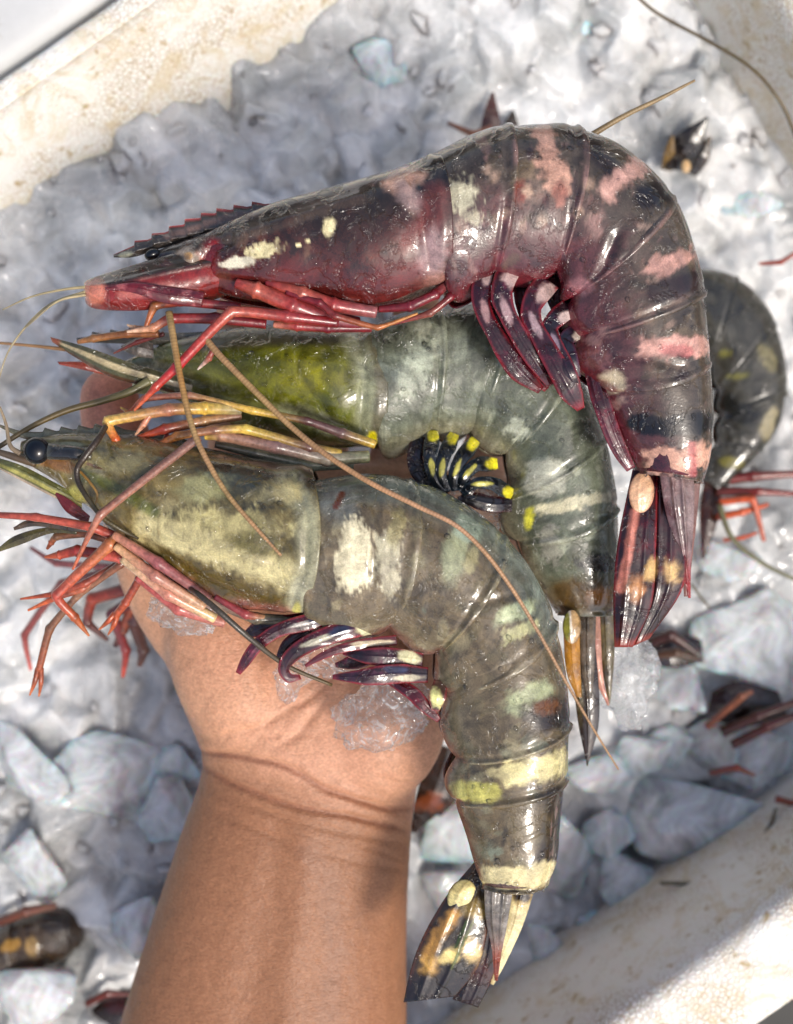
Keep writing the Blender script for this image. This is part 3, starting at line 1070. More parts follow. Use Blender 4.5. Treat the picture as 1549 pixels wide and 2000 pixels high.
CREAM, PEACH, MAROON = (226, 214, 176), (228, 186, 150), (70, 16, 26)

def blade(name, pts, wid, parent, fill, edge, marks=(), seed=0, camber=.8, rib=.35, ribs=(.5,), n=60, m=18):
    """thin paddle along a centre line (px, py, z mm) with half widths; dark fill, coloured rim, flat pigment marks"""
    a = np.array(pts, float)
    t = np.linspace(0, len(a) - 1, n)
    c = catmull(a, t)
    w = np.maximum(catmull(np.array(wid, float)[:, None], t)[:, 0], .6)
    T = np.gradient(c[:, :2], axis=0); T /= np.hypot(*T.T)[:, None] + 1e-9
    N = np.c_[-T[:, 1], T[:, 0]]
    wv = 1 + .10 * fbm(np.c_[c[:, :2] * .05, np.full(n, seed)], 1.0, 2, seed)
    L, R = c[:, :2] + N * (w * wv)[:, None], c[:, :2] - N * (w * wv[::-1])[:, None]
    def pf(p):
        p.noise(tuple(int(v * .5) for v in fill), 1, -.1, .5, .8)
        p.noise(tuple(min(255, int(v * 1.6) + 12) for v in fill), 2, .2, .6, .6)
        p.mix(sstep(.62, .95, np.abs(p.v)) * .85, edge)
        p.mix(sstep(.90, 1, p.w) * .7, edge)
        for mk in marks:
            p.blob(*mk[:5], mk[5] if len(mk) > 5 else 0, soft=.4, na=.5)
    return leaf(name, L[::8], R[::8], list(c[:, 2]), pf, parent, fill, n=n, m=m, camber=camber, rib=rib, ribs=ribs, seed=seed)

def oval_plate(name, px, py, z, rx, ry, ang, parent, base, pf, seed=0):
    """flat oval plate at the root of a tail blade"""
    q = np.linspace(0, math.pi, 11)
    a = math.radians(ang)
    def side(s):
        y, x = -np.cos(q) * ry, s * np.sin(q) * rx
        return np.c_[px + x * math.cos(a) - y * math.sin(a), py + x * math.sin(a) + y * math.cos(a)]
    return leaf(name, side(-1), side(1), [z, z + .6, z], pf, parent, base, n=40, m=20, camber=.9, rib=.25, ribs=(.38,), thick=1.2, seed=seed)

# ------------------------------------------------------------------ top prawn (dark, wine-red legs)
def top_prawn():
    TINT['now'] = (1.24, 1.22, 1.12)
    TINT['drops'] = True
    z = .030
    root = thing('tiger_prawn', at(700, 480, z - .02), 'dark brown prawn with pink bands and wine-red legs, topmost of the three', 'prawn', 'prawns held in the hand')
    CS = stations([(292, 497, 296, 528, 20), (390, 462, 388, 560, 52), (470, 427, 452, 585, 80), (560, 393, 550, 600, 100), (660, 366, 655, 610, 114),
                   (760, 336, 765, 608, 124), (852, 302, 876, 578, 128), (940, 270, 950, 556, 130)], z)
    def pc(p):
        p.mix(np.ones(len(p.x)), (62, 50, 44))
        p.mix(sstep(.36, .70, p.t + .08 * p.n1), (92, 40, 36))
        p.noise((120, 66, 44), 1, .1, .6, .5)
        p.noise((44, 34, 30), 2, .15, .6, .5)
        mottle(p, CS, 34, 5, [(40, 32, 28), (110, 70, 54), (128, 100, 84), (30, 24, 22)])
        p.stroke([(400, 478), (600, 415), (720, 375)], 16, (92, 78, 68), na=.5, op=.6)
        p.blob(790, 350, 42, 24, (196, 158, 142), -18, soft=.5)
        p.blob(800, 385, 34, 22, (168, 146, 146), 60, soft=.6, op=.7)
        p.stroke([(800, 470), (840, 440), (850, 380)], 24, (134, 76, 74), soft=.9, op=.6)
        p.blob(845, 500, 30, 50, (164, 140, 142), 8, soft=.6, op=.9)
        p.blob(850, 555, 26, 24, (176, 132, 122), 8, soft=.6, op=.8)
        p.stroke([(430, 540), (560, 545), (700, 560), (800, 545)], 34, (110, 44, 44), soft=.8, op=.55)
        p.stroke([(405, 560), (400, 520), (415, 480)], 16, (140, 22, 30), soft=.7, op=.9)
        p.stroke([(390, 545), (386, 500)], 8, (178, 90, 70), soft=.7)
        p.blob(512, 488, 46, 17, CREAM, -14, soft=.25, na=.8, speck=.25)  # sun glare on the wet carapace, painted in with the next blob
        p.blob(470, 512, 34, 12, (232, 224, 206), -8, soft=.25, na=.6)
        p.blob(548, 482, 14, 12, (90, 60, 50), 0, soft=.5, na=.6, op=.6)
        p.blob(641, 446, 13, 20, CREAM, 18, soft=.25, na=.5)
        p.blob(602, 471, 5, 5, CREAM, 0, soft=.3)
        p.blob(582, 478, 6, 4, CREAM, 0, soft=.3)
        p.blob(365, 505, 24, 22, (176, 160, 148), 0, soft=.5)
        p.blob(368, 500, 9, 8, (206, 166, 120), 0, soft=.5)
        p.blob(330, 512, 40, 10, (58, 44, 38), -15, soft=.5)
    car = shell('carapace', CS, 0, 6, 190, 130, pc, root, tmax=.80, lobe=.06, sc0=1, sc1=.992, bow=.16, seed=11,
                relief=[([(398, 562), (400, 520), (418, 482), (450, 470)], 9, -1.6), ([(380, 560), (376, 500), (392, 478)], 9, 1.0),
                        ([(440, 470), (560, 430), (700, 385)], 10, .6), ([(430, 548), (560, 572), (700, 588)], 12, -1.0), ([(365, 505), (366, 506)], 20, 1.6),
                        ([(806, 350), (826, 430), (838, 520)], 9, -.8)])
    def pr(p):
        p.noise((30, 26, 26), 1, 0, .5, .8)
        p.stroke([(330, 460), (450, 425), (540, 405)], 8, (120, 94, 84), soft=.7, na=.7, op=.7)
        p.mix((1 - sstep(.04, .16, p.v)) * .85, (150, 48, 44))
        p.blob(245, 497, 16, 6, (150, 150, 130), -10, soft=.5)
    rostrum(car, [(222, 497), (265, 478), (320, 455), (400, 422), (480, 404), (540, 396), (590, 390)], [(222, 503), (262, 502), (320, 484), (400, 470), (480, 445), (540, 425), (590, 405)],
            z * 1000, [262, 296, 330, 362, 392, 424, 456, 492], pr, (56, 50, 46), seed=3)
    ellipsoid('eye', 298, 497, 33, 15, 10, 12, -20, None, car, (10, 10, 14), M_EYE)
    AB = stations([(832, 308, 866, 585, 122), (852, 300, 884, 578, 122), (920, 268, 925, 556, 124), (985, 252, 965, 545, 124), (1050, 246, 1030, 540, 123), (1120, 251, 1085, 542, 121),
                   (1222, 296, 1100, 566, 118), (1312, 386, 1108, 596, 114), (1350, 480, 1116, 630, 110), (1370, 575, 1126, 668, 107), (1378, 640, 1140, 712, 104),
                   (1386, 708, 1160, 760, 100), (1394, 820, 1192, 838, 90), (1386, 900, 1220, 890, 78), (1374, 945, 1238, 925, 66)], z)
    breaks = [1, 3, 5, 7, 9, 11, 14]
    def pa(p):
        p.mix(np.ones(len(p.x)), (90, 80, 72))
        p.noise((66, 56, 50), 1, 0, .5, .8)
        p.noise((118, 106, 94), 1, .25, .6, .7)
        p.mix(sstep(.42, .68, p.t + .16 * p.n1) * .75, (104, 62, 68))
        p.mix(sstep(.68, .84, p.t + .08 * p.n1) * .8, (100, 38, 48))
        p.noise((150, 122, 118), 2, .35, .7, .5)
        mottle(p, AB, 90, 6, [(56, 46, 42), (130, 112, 100), (150, 120, 116), (60, 44, 50), (110, 96, 78), (170, 146, 136)])
        p.blob(900, 385, 34, 34, (196, 190, 170), 10, soft=.3, na=.8, speck=.4)  # glare with a grainy edge, painted into the colour with the next blob
        p.blob(925, 425, 24, 20, (176, 168, 150), 10, soft=.3, na=.9, speck=.4)
        p.stroke([(1062, 245), (1075, 310), (1096, 365)], 19, (190, 152, 138), soft=.6, na=1.1)
        p.stroke([(1092, 370), (1094, 395)], 12, (180, 128, 116), soft=.5, na=.6)
        p.stroke([(1118, 260), (1160, 290), (1190, 330)], 15, (60, 48, 44), soft=.5)
        p.stroke([(1250, 322), (1206, 350), (1188, 378)], 18, (186, 150, 142), soft=.6, na=1.1)
        p.stroke([(1300, 372), (1262, 385)], 24, (38, 26, 26), soft=.4)
        p.stroke([(1365, 497), (1325, 510), (1278, 524)], 18, (186, 148, 140), soft=.6, na=1.3)
        p.stroke([(1372, 550), (1330, 556), (1285, 572)], 22, (54, 34, 36), soft=.45, na=.4)
        p.stroke([(1385, 672), (1330, 676), (1270, 680)], 19, (190, 150, 142), soft=.6, na=1.3)
        p.stroke([(1340, 690), (1300, 685)], 12, (190, 104, 108), soft=.6, na=.9, op=.5)
        p.blob(1195, 746, 27, 24, (212, 196, 172), -20, soft=.4, na=.4)
        p.stroke([(1390, 824), (1300, 836), (1250, 826)], 20, (26, 18, 20), soft=.4, na=.5)
        p.stroke([(1390, 890), (1340, 896), (1286, 900)], 25, (204, 162, 146), soft=.5, na=1.0)
        p.stroke([(1350, 870), (1355, 925)], 8, (190, 100, 104), soft=.6, na=.7, op=.7)
        p.blob(1165, 700, 26, 18, (150, 108, 108), 0, soft=.6, na=.6, op=.7)
        p.blob(1135, 560, 24, 16, (176, 130, 134), 0, soft=.6, op=.7)
        p.blob(1018, 375, 12, 24, (150, 66, 48), 10, soft=.6, na=.6, op=.7)
        p.blob(1030, 372, 13, 10, (206, 176, 158), 30, soft=.4, na=.4)
        for cx, cy in ((968, 345), (985, 420), (1060, 430), (1130, 415), (1150, 360), (950, 330)):
            p.blob(cx, cy, 10, 12, (170, 146, 132), 30, soft=.6, na=.6, op=.7)
        p.mix(sstep(.86, .97, p.e + .05 * p.n2) * .8, (116, 40, 52))
        p.mix(sstep(.93, .975, p.u) * sstep(-.2, .4, p.n1) * .6, (150, 120, 118))
    segs = []
    for i in range(6):
        a, b = breaks[i], breaks[i + 1]
        segs.append(shell('abdomen_segment', AB, a - .45 if i else a - .8, b + .12, 74, 120, pa, root, tmax=.78 if i < 5 else .86, lobe=.14 if i < 5 else .03,
                          sc0=.968 if i else .985, sc1=1.012 if i < 5 else .965, bow=.26 if i < 5 else 0, seed=20 + i,
                          relief=[([(1205, 460), (1170, 540)], 10, -.8), ([(1150, 690), (1270, 700), (1330, 715)], 9, -.5)]))
    core('soft_body', AB, .2, 13.8, (96, 34, 44), root, .95, (52, 18, 28))
    core('soft_head', CS, .2, 5.8, (110, 30, 36), root, .9)
    # tail fan
    def pu(p):
        p.noise((96, 20, 30), 1, .05, .5, .8)
        p.noise((28, 8, 14), 2, .1, .5, .6)
        p.mix(sstep(.86, .97, np.abs(p.v)) * .8, (150, 40, 48))
        p.mix(sstep(.93, .99, p.w) * .6, (170, 70, 50))
        p.stroke([(1240, 1000), (1228, 1080), (1212, 1150)], 9, (216, 140, 120), soft=.6, op=.9)
        p.blob(1241, 1148, 15, 20, (220, 160, 106), 10, soft=1.0, na=.9)
        p.blob(1273, 1112, 11, 20, (224, 186, 124), 8, soft=1.0, na=.9)
        p.blob(1312, 1112, 16, 22, (224, 190, 134), -6, soft=1.0, na=.9)
        p.stroke([(1200, 1200), (1240, 1210), (1320, 1190)], 22, (30, 8, 14), soft=.8, op=.5)
    leaf('uropod', [(1238, 905), (1208, 1050), (1198, 1160), (1200, 1264)], [(1285, 905), (1282, 1060), (1273, 1180), (1236, 1264)], [27, 30, 30, 27], pu, root, (54, 14, 20), ribs=(.3, .72), seed=31)
    leaf('uropod', [(1272, 905), (1266, 1060), (1261, 1170), (1232, 1264)], [(1335, 905), (1340, 1060), (1333, 1150), (1268, 1248)], [26, 28, 28, 25], pu, root, (54, 14, 20), ribs=(.28, .6), seed=32)
    leaf('uropod', [(1325, 905), (1330, 1060), (1336, 1165)], [(1372, 905), (1356, 1060), (1343, 1165)], [20, 20, 18], lambda p: p.noise((140, 60, 60), 1, 0, .5, .7), root, (126, 92, 84), seed=33)
    leaf('telson', [(1285, 900), (1300, 1000), (1330, 1100), (1344, 1168)], [(1355, 900), (1356, 1000), (1350, 1100), (1349, 1168)], [31, 31, 28, 24],
         lambda p: p.noise((90, 40, 46), 1, -.1, .4, .8).mix(sstep(.6, .9, p.w), (160, 50, 56)), root, (150, 128, 126), ribs=(.35, .65), rib=.8, seed=34)
    oval_plate('tail_plate', 1253, 962, 30.5, 25, 40, 4, root, PEACH, lambda p: p.noise((206, 150, 116), 1, 0, .5, .6).mix(sstep(.7, 1, np.abs(p.v)) * .6, (130, 70, 56)), 35)
    # antennal plate at the front
    def pp(p):
        p.mix(1 - sstep(-.45, -.15, p.v), (66, 52, 40))
        p.noise((100, 30, 32), 2, 0, .5, .5)
        p.blob(182, 568, 24, 24, (214, 136, 112), 0, soft=.6)
        p.stroke([(240, 575), (330, 560)], 10, (190, 120, 110), soft=.8, op=.7)
    leaf('antennal_scale', [(163, 560), (172, 546), (240, 524), (330, 497), (400, 482), (450, 474)], [(163, 566), (176, 600), (250, 607), (322, 602), (400, 590), (450, 575)], [31, 34, 36, 36, 35, 32], pp, root, (136, 46, 42), camber=3.5, rib=.7, ribs=(.3,), seed=36)
    leaf('antennal_scale', [(205, 560), (260, 552), (330, 560), (400, 570)], [(205, 566), (260, 572), (320, 592), (395, 600)], [42, 42, 41, 38], lambda p: p.noise((180, 110, 110), 2, .1, .5, .6), root, (110, 30, 38), camber=1.5, seed=37)
    # walking legs
    R1, R2, R3, R4 = (112, 24, 32), (146, 48, 46), (172, 84, 66), (136, 84, 48)
    def leg(pts, rad, cols, seed):
        return tube('walking_leg', pts, [r_ * .76 for r_ in rad], cols, root, joint=True, n=12, seed=seed)
    leg([(700, 632, 34), (640, 622, 37), (570, 596, 40), (500, 566, 41), (462, 553, 40)], [16, 20, 20, 18, 12], [R1, (120, 60, 66), R2, R3, R2], 1)
    leg([(735, 610, 38), (650, 596, 40), (590, 572, 41), (520, 552, 40)], [14, 17, 15, 10], [(150, 90, 90), R2, R3, R1], 2)
    leg([(560, 570, 41), (625, 592, 42), (655, 617, 42), (738, 640, 41), (816, 612, 42)], [9, 9, 8, 6, 2.5], [R1, (110, 24, 30), (120, 40, 36), (168, 96, 48), (190, 130, 60)], 3)
    leg([(660, 630, 38), (560, 618, 41), (452, 609, 43), (344, 718, 45), (304, 756, 44), (262, 802, 42)], [13, 14, 12, 11, 9, 3], [R1, R2, R3, (170, 36, 44), (176, 60, 44), (190, 100, 60)], 4)
    leg([(470, 600, 36), (350, 588, 38), (302, 598, 38), (284, 640, 37)], [11, 11, 10, 5], [R1, (140, 50, 44), R4, (170, 90, 50)], 5)
    leg([(520, 632, 34), (420, 622, 36), (332, 622, 37), (300, 640, 37), (248, 648, 37)], [13, 13, 12, 10, 3], [R1, (110, 36, 36), R2, (190, 130, 96), (214, 180, 150)], 6)
    leg([(300, 642, 35), (262, 640, 35), (248, 634, 35)], [6, 6, 2], [R4, (196, 150, 116), (220, 190, 160)], 7)
    leg([(310, 652, 33), (250, 652, 32), (182, 661, 31), (152, 668, 30)], [9, 9, 9, 5], [R4, (126, 76, 40), (140, 96, 56), (150, 104, 60)], 8)
    leg([(725, 640, 33), (640, 640, 36), (580, 636, 37), (535, 634, 36)], [11, 12, 12, 8], [R1, (96, 20, 30), (150, 54, 52), (170, 110, 90)], 9)
    leg([(420, 676, 40), (408, 700, 40), (386, 722, 39)], [8, 7, 2], [R1, (150, 80, 64), (214, 196, 180)], 10)
    leg([(320, 652, 31), (268, 668, 29), (222, 690, 27)], [6, 6, 2], [(84, 36, 34), (96, 40, 36), (110, 60, 50)], 11)
    leg([(880, 548, 36), (850, 575, 38), (800, 598, 39), (740, 604, 38)], [10, 12, 12, 8], [(150, 90, 90), R1, (110, 30, 40), R1], 12)
    leg([(900, 540, 34), (880, 580, 38), (840, 612, 38), (760, 634, 36)], [7, 9, 8, 4], [(120, 30, 40), R1, (130, 70, 56), (120, 40, 44)], 13)
    # swimming legs: thin dark wine-red blades with pale streaks near the root
    FI, ED, ST_ = (62, 16, 30), (140, 34, 44), (196, 168, 160)
    blade('swimming_leg', [(955, 505, 36), (940, 560, 40), (946, 610, 41), (976, 668, 41), (1014, 722, 40), (1072, 776, 37)], [15, 20, 17, 19, 23, 3], root, FI, ED, [(957, 528, 12, 26, ST_, 18), (948, 608, 8, 24, (176, 140, 138), -16)], 41)
    blade('swimming_leg', [(1004, 510, 36), (980, 562, 41), (990, 612, 43), (1024, 672, 43), (1058, 722, 42), (1080, 764, 38)], [22, 22, 18, 19, 16, 3], root, FI, ED, [(1002, 536, 18, 26, ST_, 30), (988, 606, 8, 28, (176, 146, 146), -20)], 42)
    blade('swimming_leg', [(1072, 548, 36), (1036, 598, 41), (1046, 640, 43), (1080, 702, 44), (1114, 762, 43), (1142, 812, 39)], [24, 22, 18, 21, 23, 2], root, FI, ED, [(1068, 572, 22, 17, ST_, -30), (1046, 636, 7, 28, (176, 150, 152), -24)], 43)
    blade('swimming_leg', [(1112, 600, 36), (1074, 636, 41), (1086, 672, 43), (1114, 732, 44), (1136, 790, 40)], [20, 17, 14, 15, 3], root, (48, 16, 32), ED, [(1108, 618, 20, 11, (206, 184, 176), -10), (1084, 668, 6, 20, (150, 130, 140), -20)], 44)
    blade('swimming_leg', [(1140, 640, 35), (1104, 664, 39), (1114, 696, 41), (1132, 745, 40)], [16, 16, 15, 4], root, (36, 22, 38), (90, 40, 60), [(1132, 655, 14, 10, (180, 164, 150), 0)], 45)
    blade('swimming_leg', [(1080, 540, 28), (1108, 590, 30), (1130, 640, 31), (1146, 700, 31)], [30, 34, 32, 20], root, (56, 18, 30), (90, 30, 40), (), 49)
    blade('swimming_leg', [(1020, 560, 33), (1034, 620, 36), (1062, 690, 37), (1090, 750, 36)], [18, 20, 20, 6], root, (44, 10, 22), (110, 24, 36), (), 47)
    blade('swimming_leg', [(960, 590, 34), (990, 660, 37), (1030, 720, 37), (1075, 768, 34)], [16, 18, 18, 4], root, (50, 10, 22), (150, 30, 40), (), 48)
    blade('swimming_leg', [(1140, 650, 33), (1160, 730, 36), (1180, 800, 37), (1206, 870, 36), (1240, 928, 34)], [16, 18, 18, 16, 8], root, (84, 24, 40), (120, 40, 54), (), 46, ribs=(.3, .65))
    # long feelers
    AN, AN2 = (158, 128, 82), (172, 132, 92)
    tube('antenna', [(330, 610, 44), (337, 650, 46), (352, 735, 48), (374, 830, 50), (402, 895, 52), (442, 962, 53), (492, 1022, 53.5), (549, 1085, 54)], [6.4, 6.2, 5.6, 5.2, 4.8, 4.3, 3.6, 2.2],
         [(126, 100, 54), AN, (160, 116, 60), AN, AN2, AN, AN2, AN2], root, M_ANT, ring=True, n=12)
    tube('antenna', [(404, 664, 44), (420, 684, 45), (450, 716, 46), (510, 776, 47), (572, 836, 48), (640, 890, 50), (722, 942, 53), (810, 986, 54.5), (890, 1026, 55), (948, 1080, 55), (1000, 1150, 54), (1050, 1232, 53), (1100, 1322, 52), (1152, 1412, 51), (1208, 1503, 50)],
         [6, 6, 5.6, 5.4, 5.2, 4.9, 4.6, 4.3, 4, 3.8, 3.5, 3.1, 2.7, 2.2, 1.4], [AN, AN2, AN, AN2, (186, 140, 100), (190, 146, 112), AN2, (180, 140, 104), AN2, AN2], root, M_ANT, ring=True, n=12)
    tube('antenna', [(1148, 268, 20), (1220, 226, 20), (1290, 192, 20), (1357, 157, 20)], [6, 5, 4, 2.2], [(120, 98, 62), (150, 128, 90), (140, 116, 78)], root, M_ANT, ring=True)
    for pts in ([(170, 560, 33), (120, 566, 32), (60, 580, 30), (5, 605, 28)], [(172, 568, 33), (90, 600, 31), (20, 680, 28), (-10, 770, 26)], [(168, 575, 33), (110, 590, 33), (50, 640, 30)]):
        tube('antennule', pts, [3, 2.4, 1.8, 1.2], [(176, 160, 120), (150, 140, 110)], root, M_ANT)
    return root
TOP = top_prawn()

# ------------------------------------------------------------------ middle prawn (olive carapace, yellow-spotted swimming legs)
def middle_prawn():
    TINT['now'] = (1.34, 1.24, 1.08)
    z = .006
    root = thing('tiger_prawn', at(700, 760, z - .02), 'grey-green prawn with olive head shell and yellow-spotted swimming legs, between the other two', 'prawn', 'prawns held in the hand')
    CS = stations([(240, 706, 262, 744, 20), (330, 668, 340, 782, 52), (420, 648, 430, 822, 82), (520, 636, 540, 858, 102), (630, 634, 640, 876, 115), (748, 638, 750, 884, 120), (840, 616, 840, 870, 122)], z)
    def pc(p):
        p.mix(np.ones(len(p.x)), (104, 108, 56))
        p.blob(560, 745, 130, 62, (112, 116, 24), 8, soft=.6)
        p.blob(600, 735, 70, 30, (140, 140, 30), 10, soft=.8, op=.7)
        p.blob(470, 705, 90, 28, (78, 84, 26), 10, soft=.7, op=.8)
        p.blob(655, 790, 40, 34, (92, 100, 28), 0, soft=.5, na=.7, op=.8)
        mottle(p, CS, 26, 15, [(70, 76, 20), (140, 142, 60), (96, 92, 40), (150, 150, 110)], op=.5)
        p.stroke([(370, 668), (520, 655), (700, 650)], 20, (78, 76, 70), soft=.6, op=.9)
        p.stroke([(690, 655), (720, 720), (728, 800), (712, 850)], 26, (150, 156, 140), soft=.8, op=.85)
        p.stroke([(735, 660), (748, 760), (738, 850)], 14, (110, 108, 96), soft=.7, op=.8)
        p.stroke([(420, 780), (560, 815), (700, 850)], 20, (120, 124, 84), soft=.8, op=.7)
        p.stroke([(560, 800), (640, 830)], 20, (150, 154, 136), soft=.6, na=.9, op=.6, speck=.3)
        p.blob(728, 856, 9, 14, (224, 214, 40), 0, soft=.35)
        p.blob(320, 735, 60, 30, (124, 122, 100), 20, soft=.7)
        p.noise((70, 76, 34), 2, .2, .6, .4)
    car = shell('carapace', CS, 0, 5, 170, 120, pc, root, tmax=.82, lobe=.05, sc0=1, sc1=.992, bow=.1, seed=111, relief=[([(700, 650), (712, 740), (706, 830)], 9, -.7), ([(420, 770), (560, 806), (690, 838)], 9, -.8), ([(640, 700), (660, 780)], 30, .5)])
    rostrum(car, [(150, 660), (260, 648), (350, 650), (450, 644)], [(150, 668), (260, 672), (350, 674), (450, 662)], 8, [180, 215, 250, 285], lambda p: p.noise((50, 46, 44), 1, 0, .5, .6), (74, 70, 62), seed=5)
    AB = stations([(722, 634, 735, 888, 116), (745, 630, 755, 884, 117), (800, 612, 800, 862, 118), (852, 600, 848, 852, 118), (915, 592, 886, 846, 118), (985, 604, 920, 850, 117), (1052, 648, 955, 866, 115), (1112, 706, 985, 895, 112),
                   (1155, 780, 1003, 930, 110), (1182, 855, 985, 978, 106), (1197, 925, 995, 1022, 102), (1206, 990, 1005, 1062, 98), (1209, 1085, 1030, 1118, 86), (1206, 1150, 1062, 1168, 72), (1200, 1200, 1082, 1200, 60)], z)
    breaks = [1, 3, 5, 7, 9, 11, 14]
    def pa(p):
        p.mix(np.ones(len(p.x)), (108, 116, 106))
        p.noise((84, 90, 80), 1, 0, .5, .8)
        p.noise((136, 142, 134), 1, .2, .6, .6)
        p.mix((1 - sstep(.10, .26, p.t)) * .5, (84, 92, 74))
        mottle(p, AB, 80, 16, [(76, 82, 74), (150, 158, 148), (96, 100, 84), (130, 140, 136), (170, 176, 164)])
        p.blob(812, 722, 26, 44, (168, 178, 168), 20, soft=.4, na=.9, op=.8, speck=.3)
        p.blob(890, 690, 26, 60, (146, 154, 146), -20, soft=.7, na=.7, op=.6)
        p.blob(1010, 838, 26, 26, (176, 184, 174), 0, soft=.3, na=.8, speck=.3)
        p.blob(1062, 935, 44, 42, (178, 182, 174), 0, soft=.3, na=.6, op=.9)
        p.blob(1085, 990, 60, 14, (196, 194, 174), -8, soft=.4, na=.8)
        p.blob(1160, 975, 40, 10, (186, 186, 170), -8, soft=.5, na=.9, op=.8)
        p.blob(1034, 1010, 10, 24, (206, 206, 90), 8, soft=.4)
        p.blob(1075, 1060, 18, 44, (150, 152, 148), -12, soft=.4, na=.9, speck=.5, op=.8)
        p.blob(1180, 1100, 46, 19, (22, 22, 22), -4, soft=.4, na=.4)
        p.blob(1160, 850, 34, 20, (50, 52, 54), 30, soft=.6, na=.5, op=.7)
        p.stroke([(1100, 1165), (1200, 1165)], 34, (98, 78, 44), soft=.7, op=.9)
        p.blob(1175, 1165, 26, 18, (150, 104, 44), 0, soft=.6, na=.6, op=.8)
        p.noise((150, 158, 152), 2, .38, .7, .5)
        p.mix(sstep(.93, .975, p.u) * sstep(-.2, .4, p.n1) * .6, (150, 156, 146))
        p.mix(sstep(.70, .82, p.t) * .6, (150, 148, 130))
    for i in range(6):
        a, b = breaks[i], breaks[i + 1]
        shell('abdomen_segment', AB, a - .45 if i else a - .8, b + .12, 70, 110, pa, root, tmax=.78 if i < 5 else .86, lobe=.13 if i < 5 else .03, sc0=.968 if i else .985, sc1=1.012 if i < 5 else .965, bow=.26 if i < 5 else 0, seed=120 + i)
    core('soft_body', AB, .2, 13.8, (92, 80, 74), root, .94)
    core('soft_head', CS, .2, 4.8, (100, 90, 60), root, .9)
    # front plates, feelers
    def ps(p):
        p.mix(sstep(-.55, -.25, p.v) * (1 - sstep(.05, .35, p.v)), (190, 176, 140))
        p.noise((56, 50, 40), 1, .1, .5, .7)
        p.mix(sstep(.55, .8, p.v) * .8, (96, 60, 44))
        p.blob(106, 664, 12, 10, (150, 84, 56), 0, soft=.6)
    leaf('antennal_scale', [(98, 658), (170, 678), (250, 706), (330, 730), (380, 742)], [(102, 668), (150, 700), (220, 738), (300, 758), (370, 778)], [24, 27, 27, 25, 22], ps, root, (92, 92, 66), camber=2.0, ribs=(.3, .6), seed=131)
    leaf('antennal_scale', [(112, 706), (170, 708), (230, 722)], [(116, 712), (170, 724), (230, 738)], [18, 18, 16], lambda p: p.noise((120, 50, 36), 1, 0, .5, .6), root, (150, 66, 44), seed=132)
    leaf('antennal_scale', [(236, 676), (272, 660), (300, 672)], [(240, 684), (268, 696), (300, 700)], [20, 22, 20], lambda p: p.noise((60, 56, 54), 1, 0, .5, .6), root, (110, 104, 98), seed=133)
    ellipsoid('antenna_base', 288, 746, 24, 30, 20, 17, -28, lambda p: p.noise((110, 112, 76), 1, 0, .5, .6), root, (180, 184, 130), seed=134)
    tube('antenna', [(292, 744, 27), (256, 764, 28), (196, 784, 28), (130, 802, 29), (60, 834, 30), (-10, 878, 31)], [9, 7.5, 6.5, 6, 5, 4.5], [(130, 126, 84), (96, 88, 52), (84, 70, 40), (110, 92, 50), (80, 66, 40)], root, M_ANT, n=12)
    tube('antennule', [(140, 684, 25), (70, 676, 24), (-10, 669, 23)], [4, 3, 2.5], [(130, 96, 60), (150, 116, 80)], root, M_ANT)
    # walking legs, purple-brown with yellow joints
    PU, YE, OR, TA = (96, 62, 60), (206, 172, 74), (196, 88, 34), (150, 106, 84)
    def leg(pts, rad, cols, seed):
        return tube('walking_leg', pts, [r_ * .76 for r_ in rad], cols, root, joint=True, n=12, seed=seed, bulge=.18)
    leg([(732, 868, 24), (668, 846, 27), (600, 822, 29), (494, 802, 31), (370, 772, 33), (282, 778, 33), (254, 806, 32), (236, 796, 31)], [11, 12, 9, 9, 8, 8, 6, 2], [YE, (110, 84, 80), PU, YE, TA, (150, 84, 70), OR, YE], 51)
    leg([(470, 800, 30), (400, 797, 34), (330, 800, 36), (210, 823, 38), (226, 858, 38), (254, 889, 37)], [13, 15, 14, 12, 10, 2.5], [(150, 140, 110), YE, (160, 104, 80), (214, 176, 90), OR, (206, 96, 40)], 52)
    leg([(470, 812, 29), (400, 822, 32), (322, 838, 34), (248, 861, 34)], [11, 12, 12, 3], [TA, (180, 140, 96), (150, 60, 48), (200, 92, 50)], 53)
    leg([(665, 886, 28), (605, 874, 31), (480, 838, 34), (420, 840, 35), (345, 852, 36), (296, 880, 36), (277, 928, 35)], [11, 12, 11, 10, 10, 8, 2.5], [YE, PU, (206, 176, 80), TA, (180, 120, 60), OR, (200, 110, 50)], 54)
    leg([(720, 892, 26), (640, 896, 29), (540, 872, 32), (430, 850, 33), (400, 852, 33)], [15, 17, 16, 14, 9], [(150, 150, 110), (150, 138, 120), (120, 92, 88), (160, 120, 96), YE], 55)
    leg([(690, 905, 24), (600, 908, 26), (500, 885, 29), (420, 868, 30)], [13, 16, 13, 8], [(120, 126, 110), (150, 156, 136), (96, 96, 84), (80, 74, 64)], 56)
    leg([(388, 854, 42), (196, 1006, 51), (142, 1112, 47)], [11, 9, 3], [(140, 104, 92), (158, 104, 84), (190, 96, 60)], 57)
    leg([(330, 850, 33), (312, 880, 34), (290, 916, 33)], [9, 9, 2], [(150, 60, 44), (150, 50, 34), (190, 90, 40)], 58)
    leg([(300, 800, 37), (280, 830, 37), (264, 850, 36)], [7, 7, 2], [(190, 110, 80), (206, 140, 110), (214, 170, 140)], 59)
    # swimming legs: yellow knob, blue-black limb, yellow stripe
    BK, BB, YL = (16, 20, 28), (44, 62, 76), (226, 214, 50)
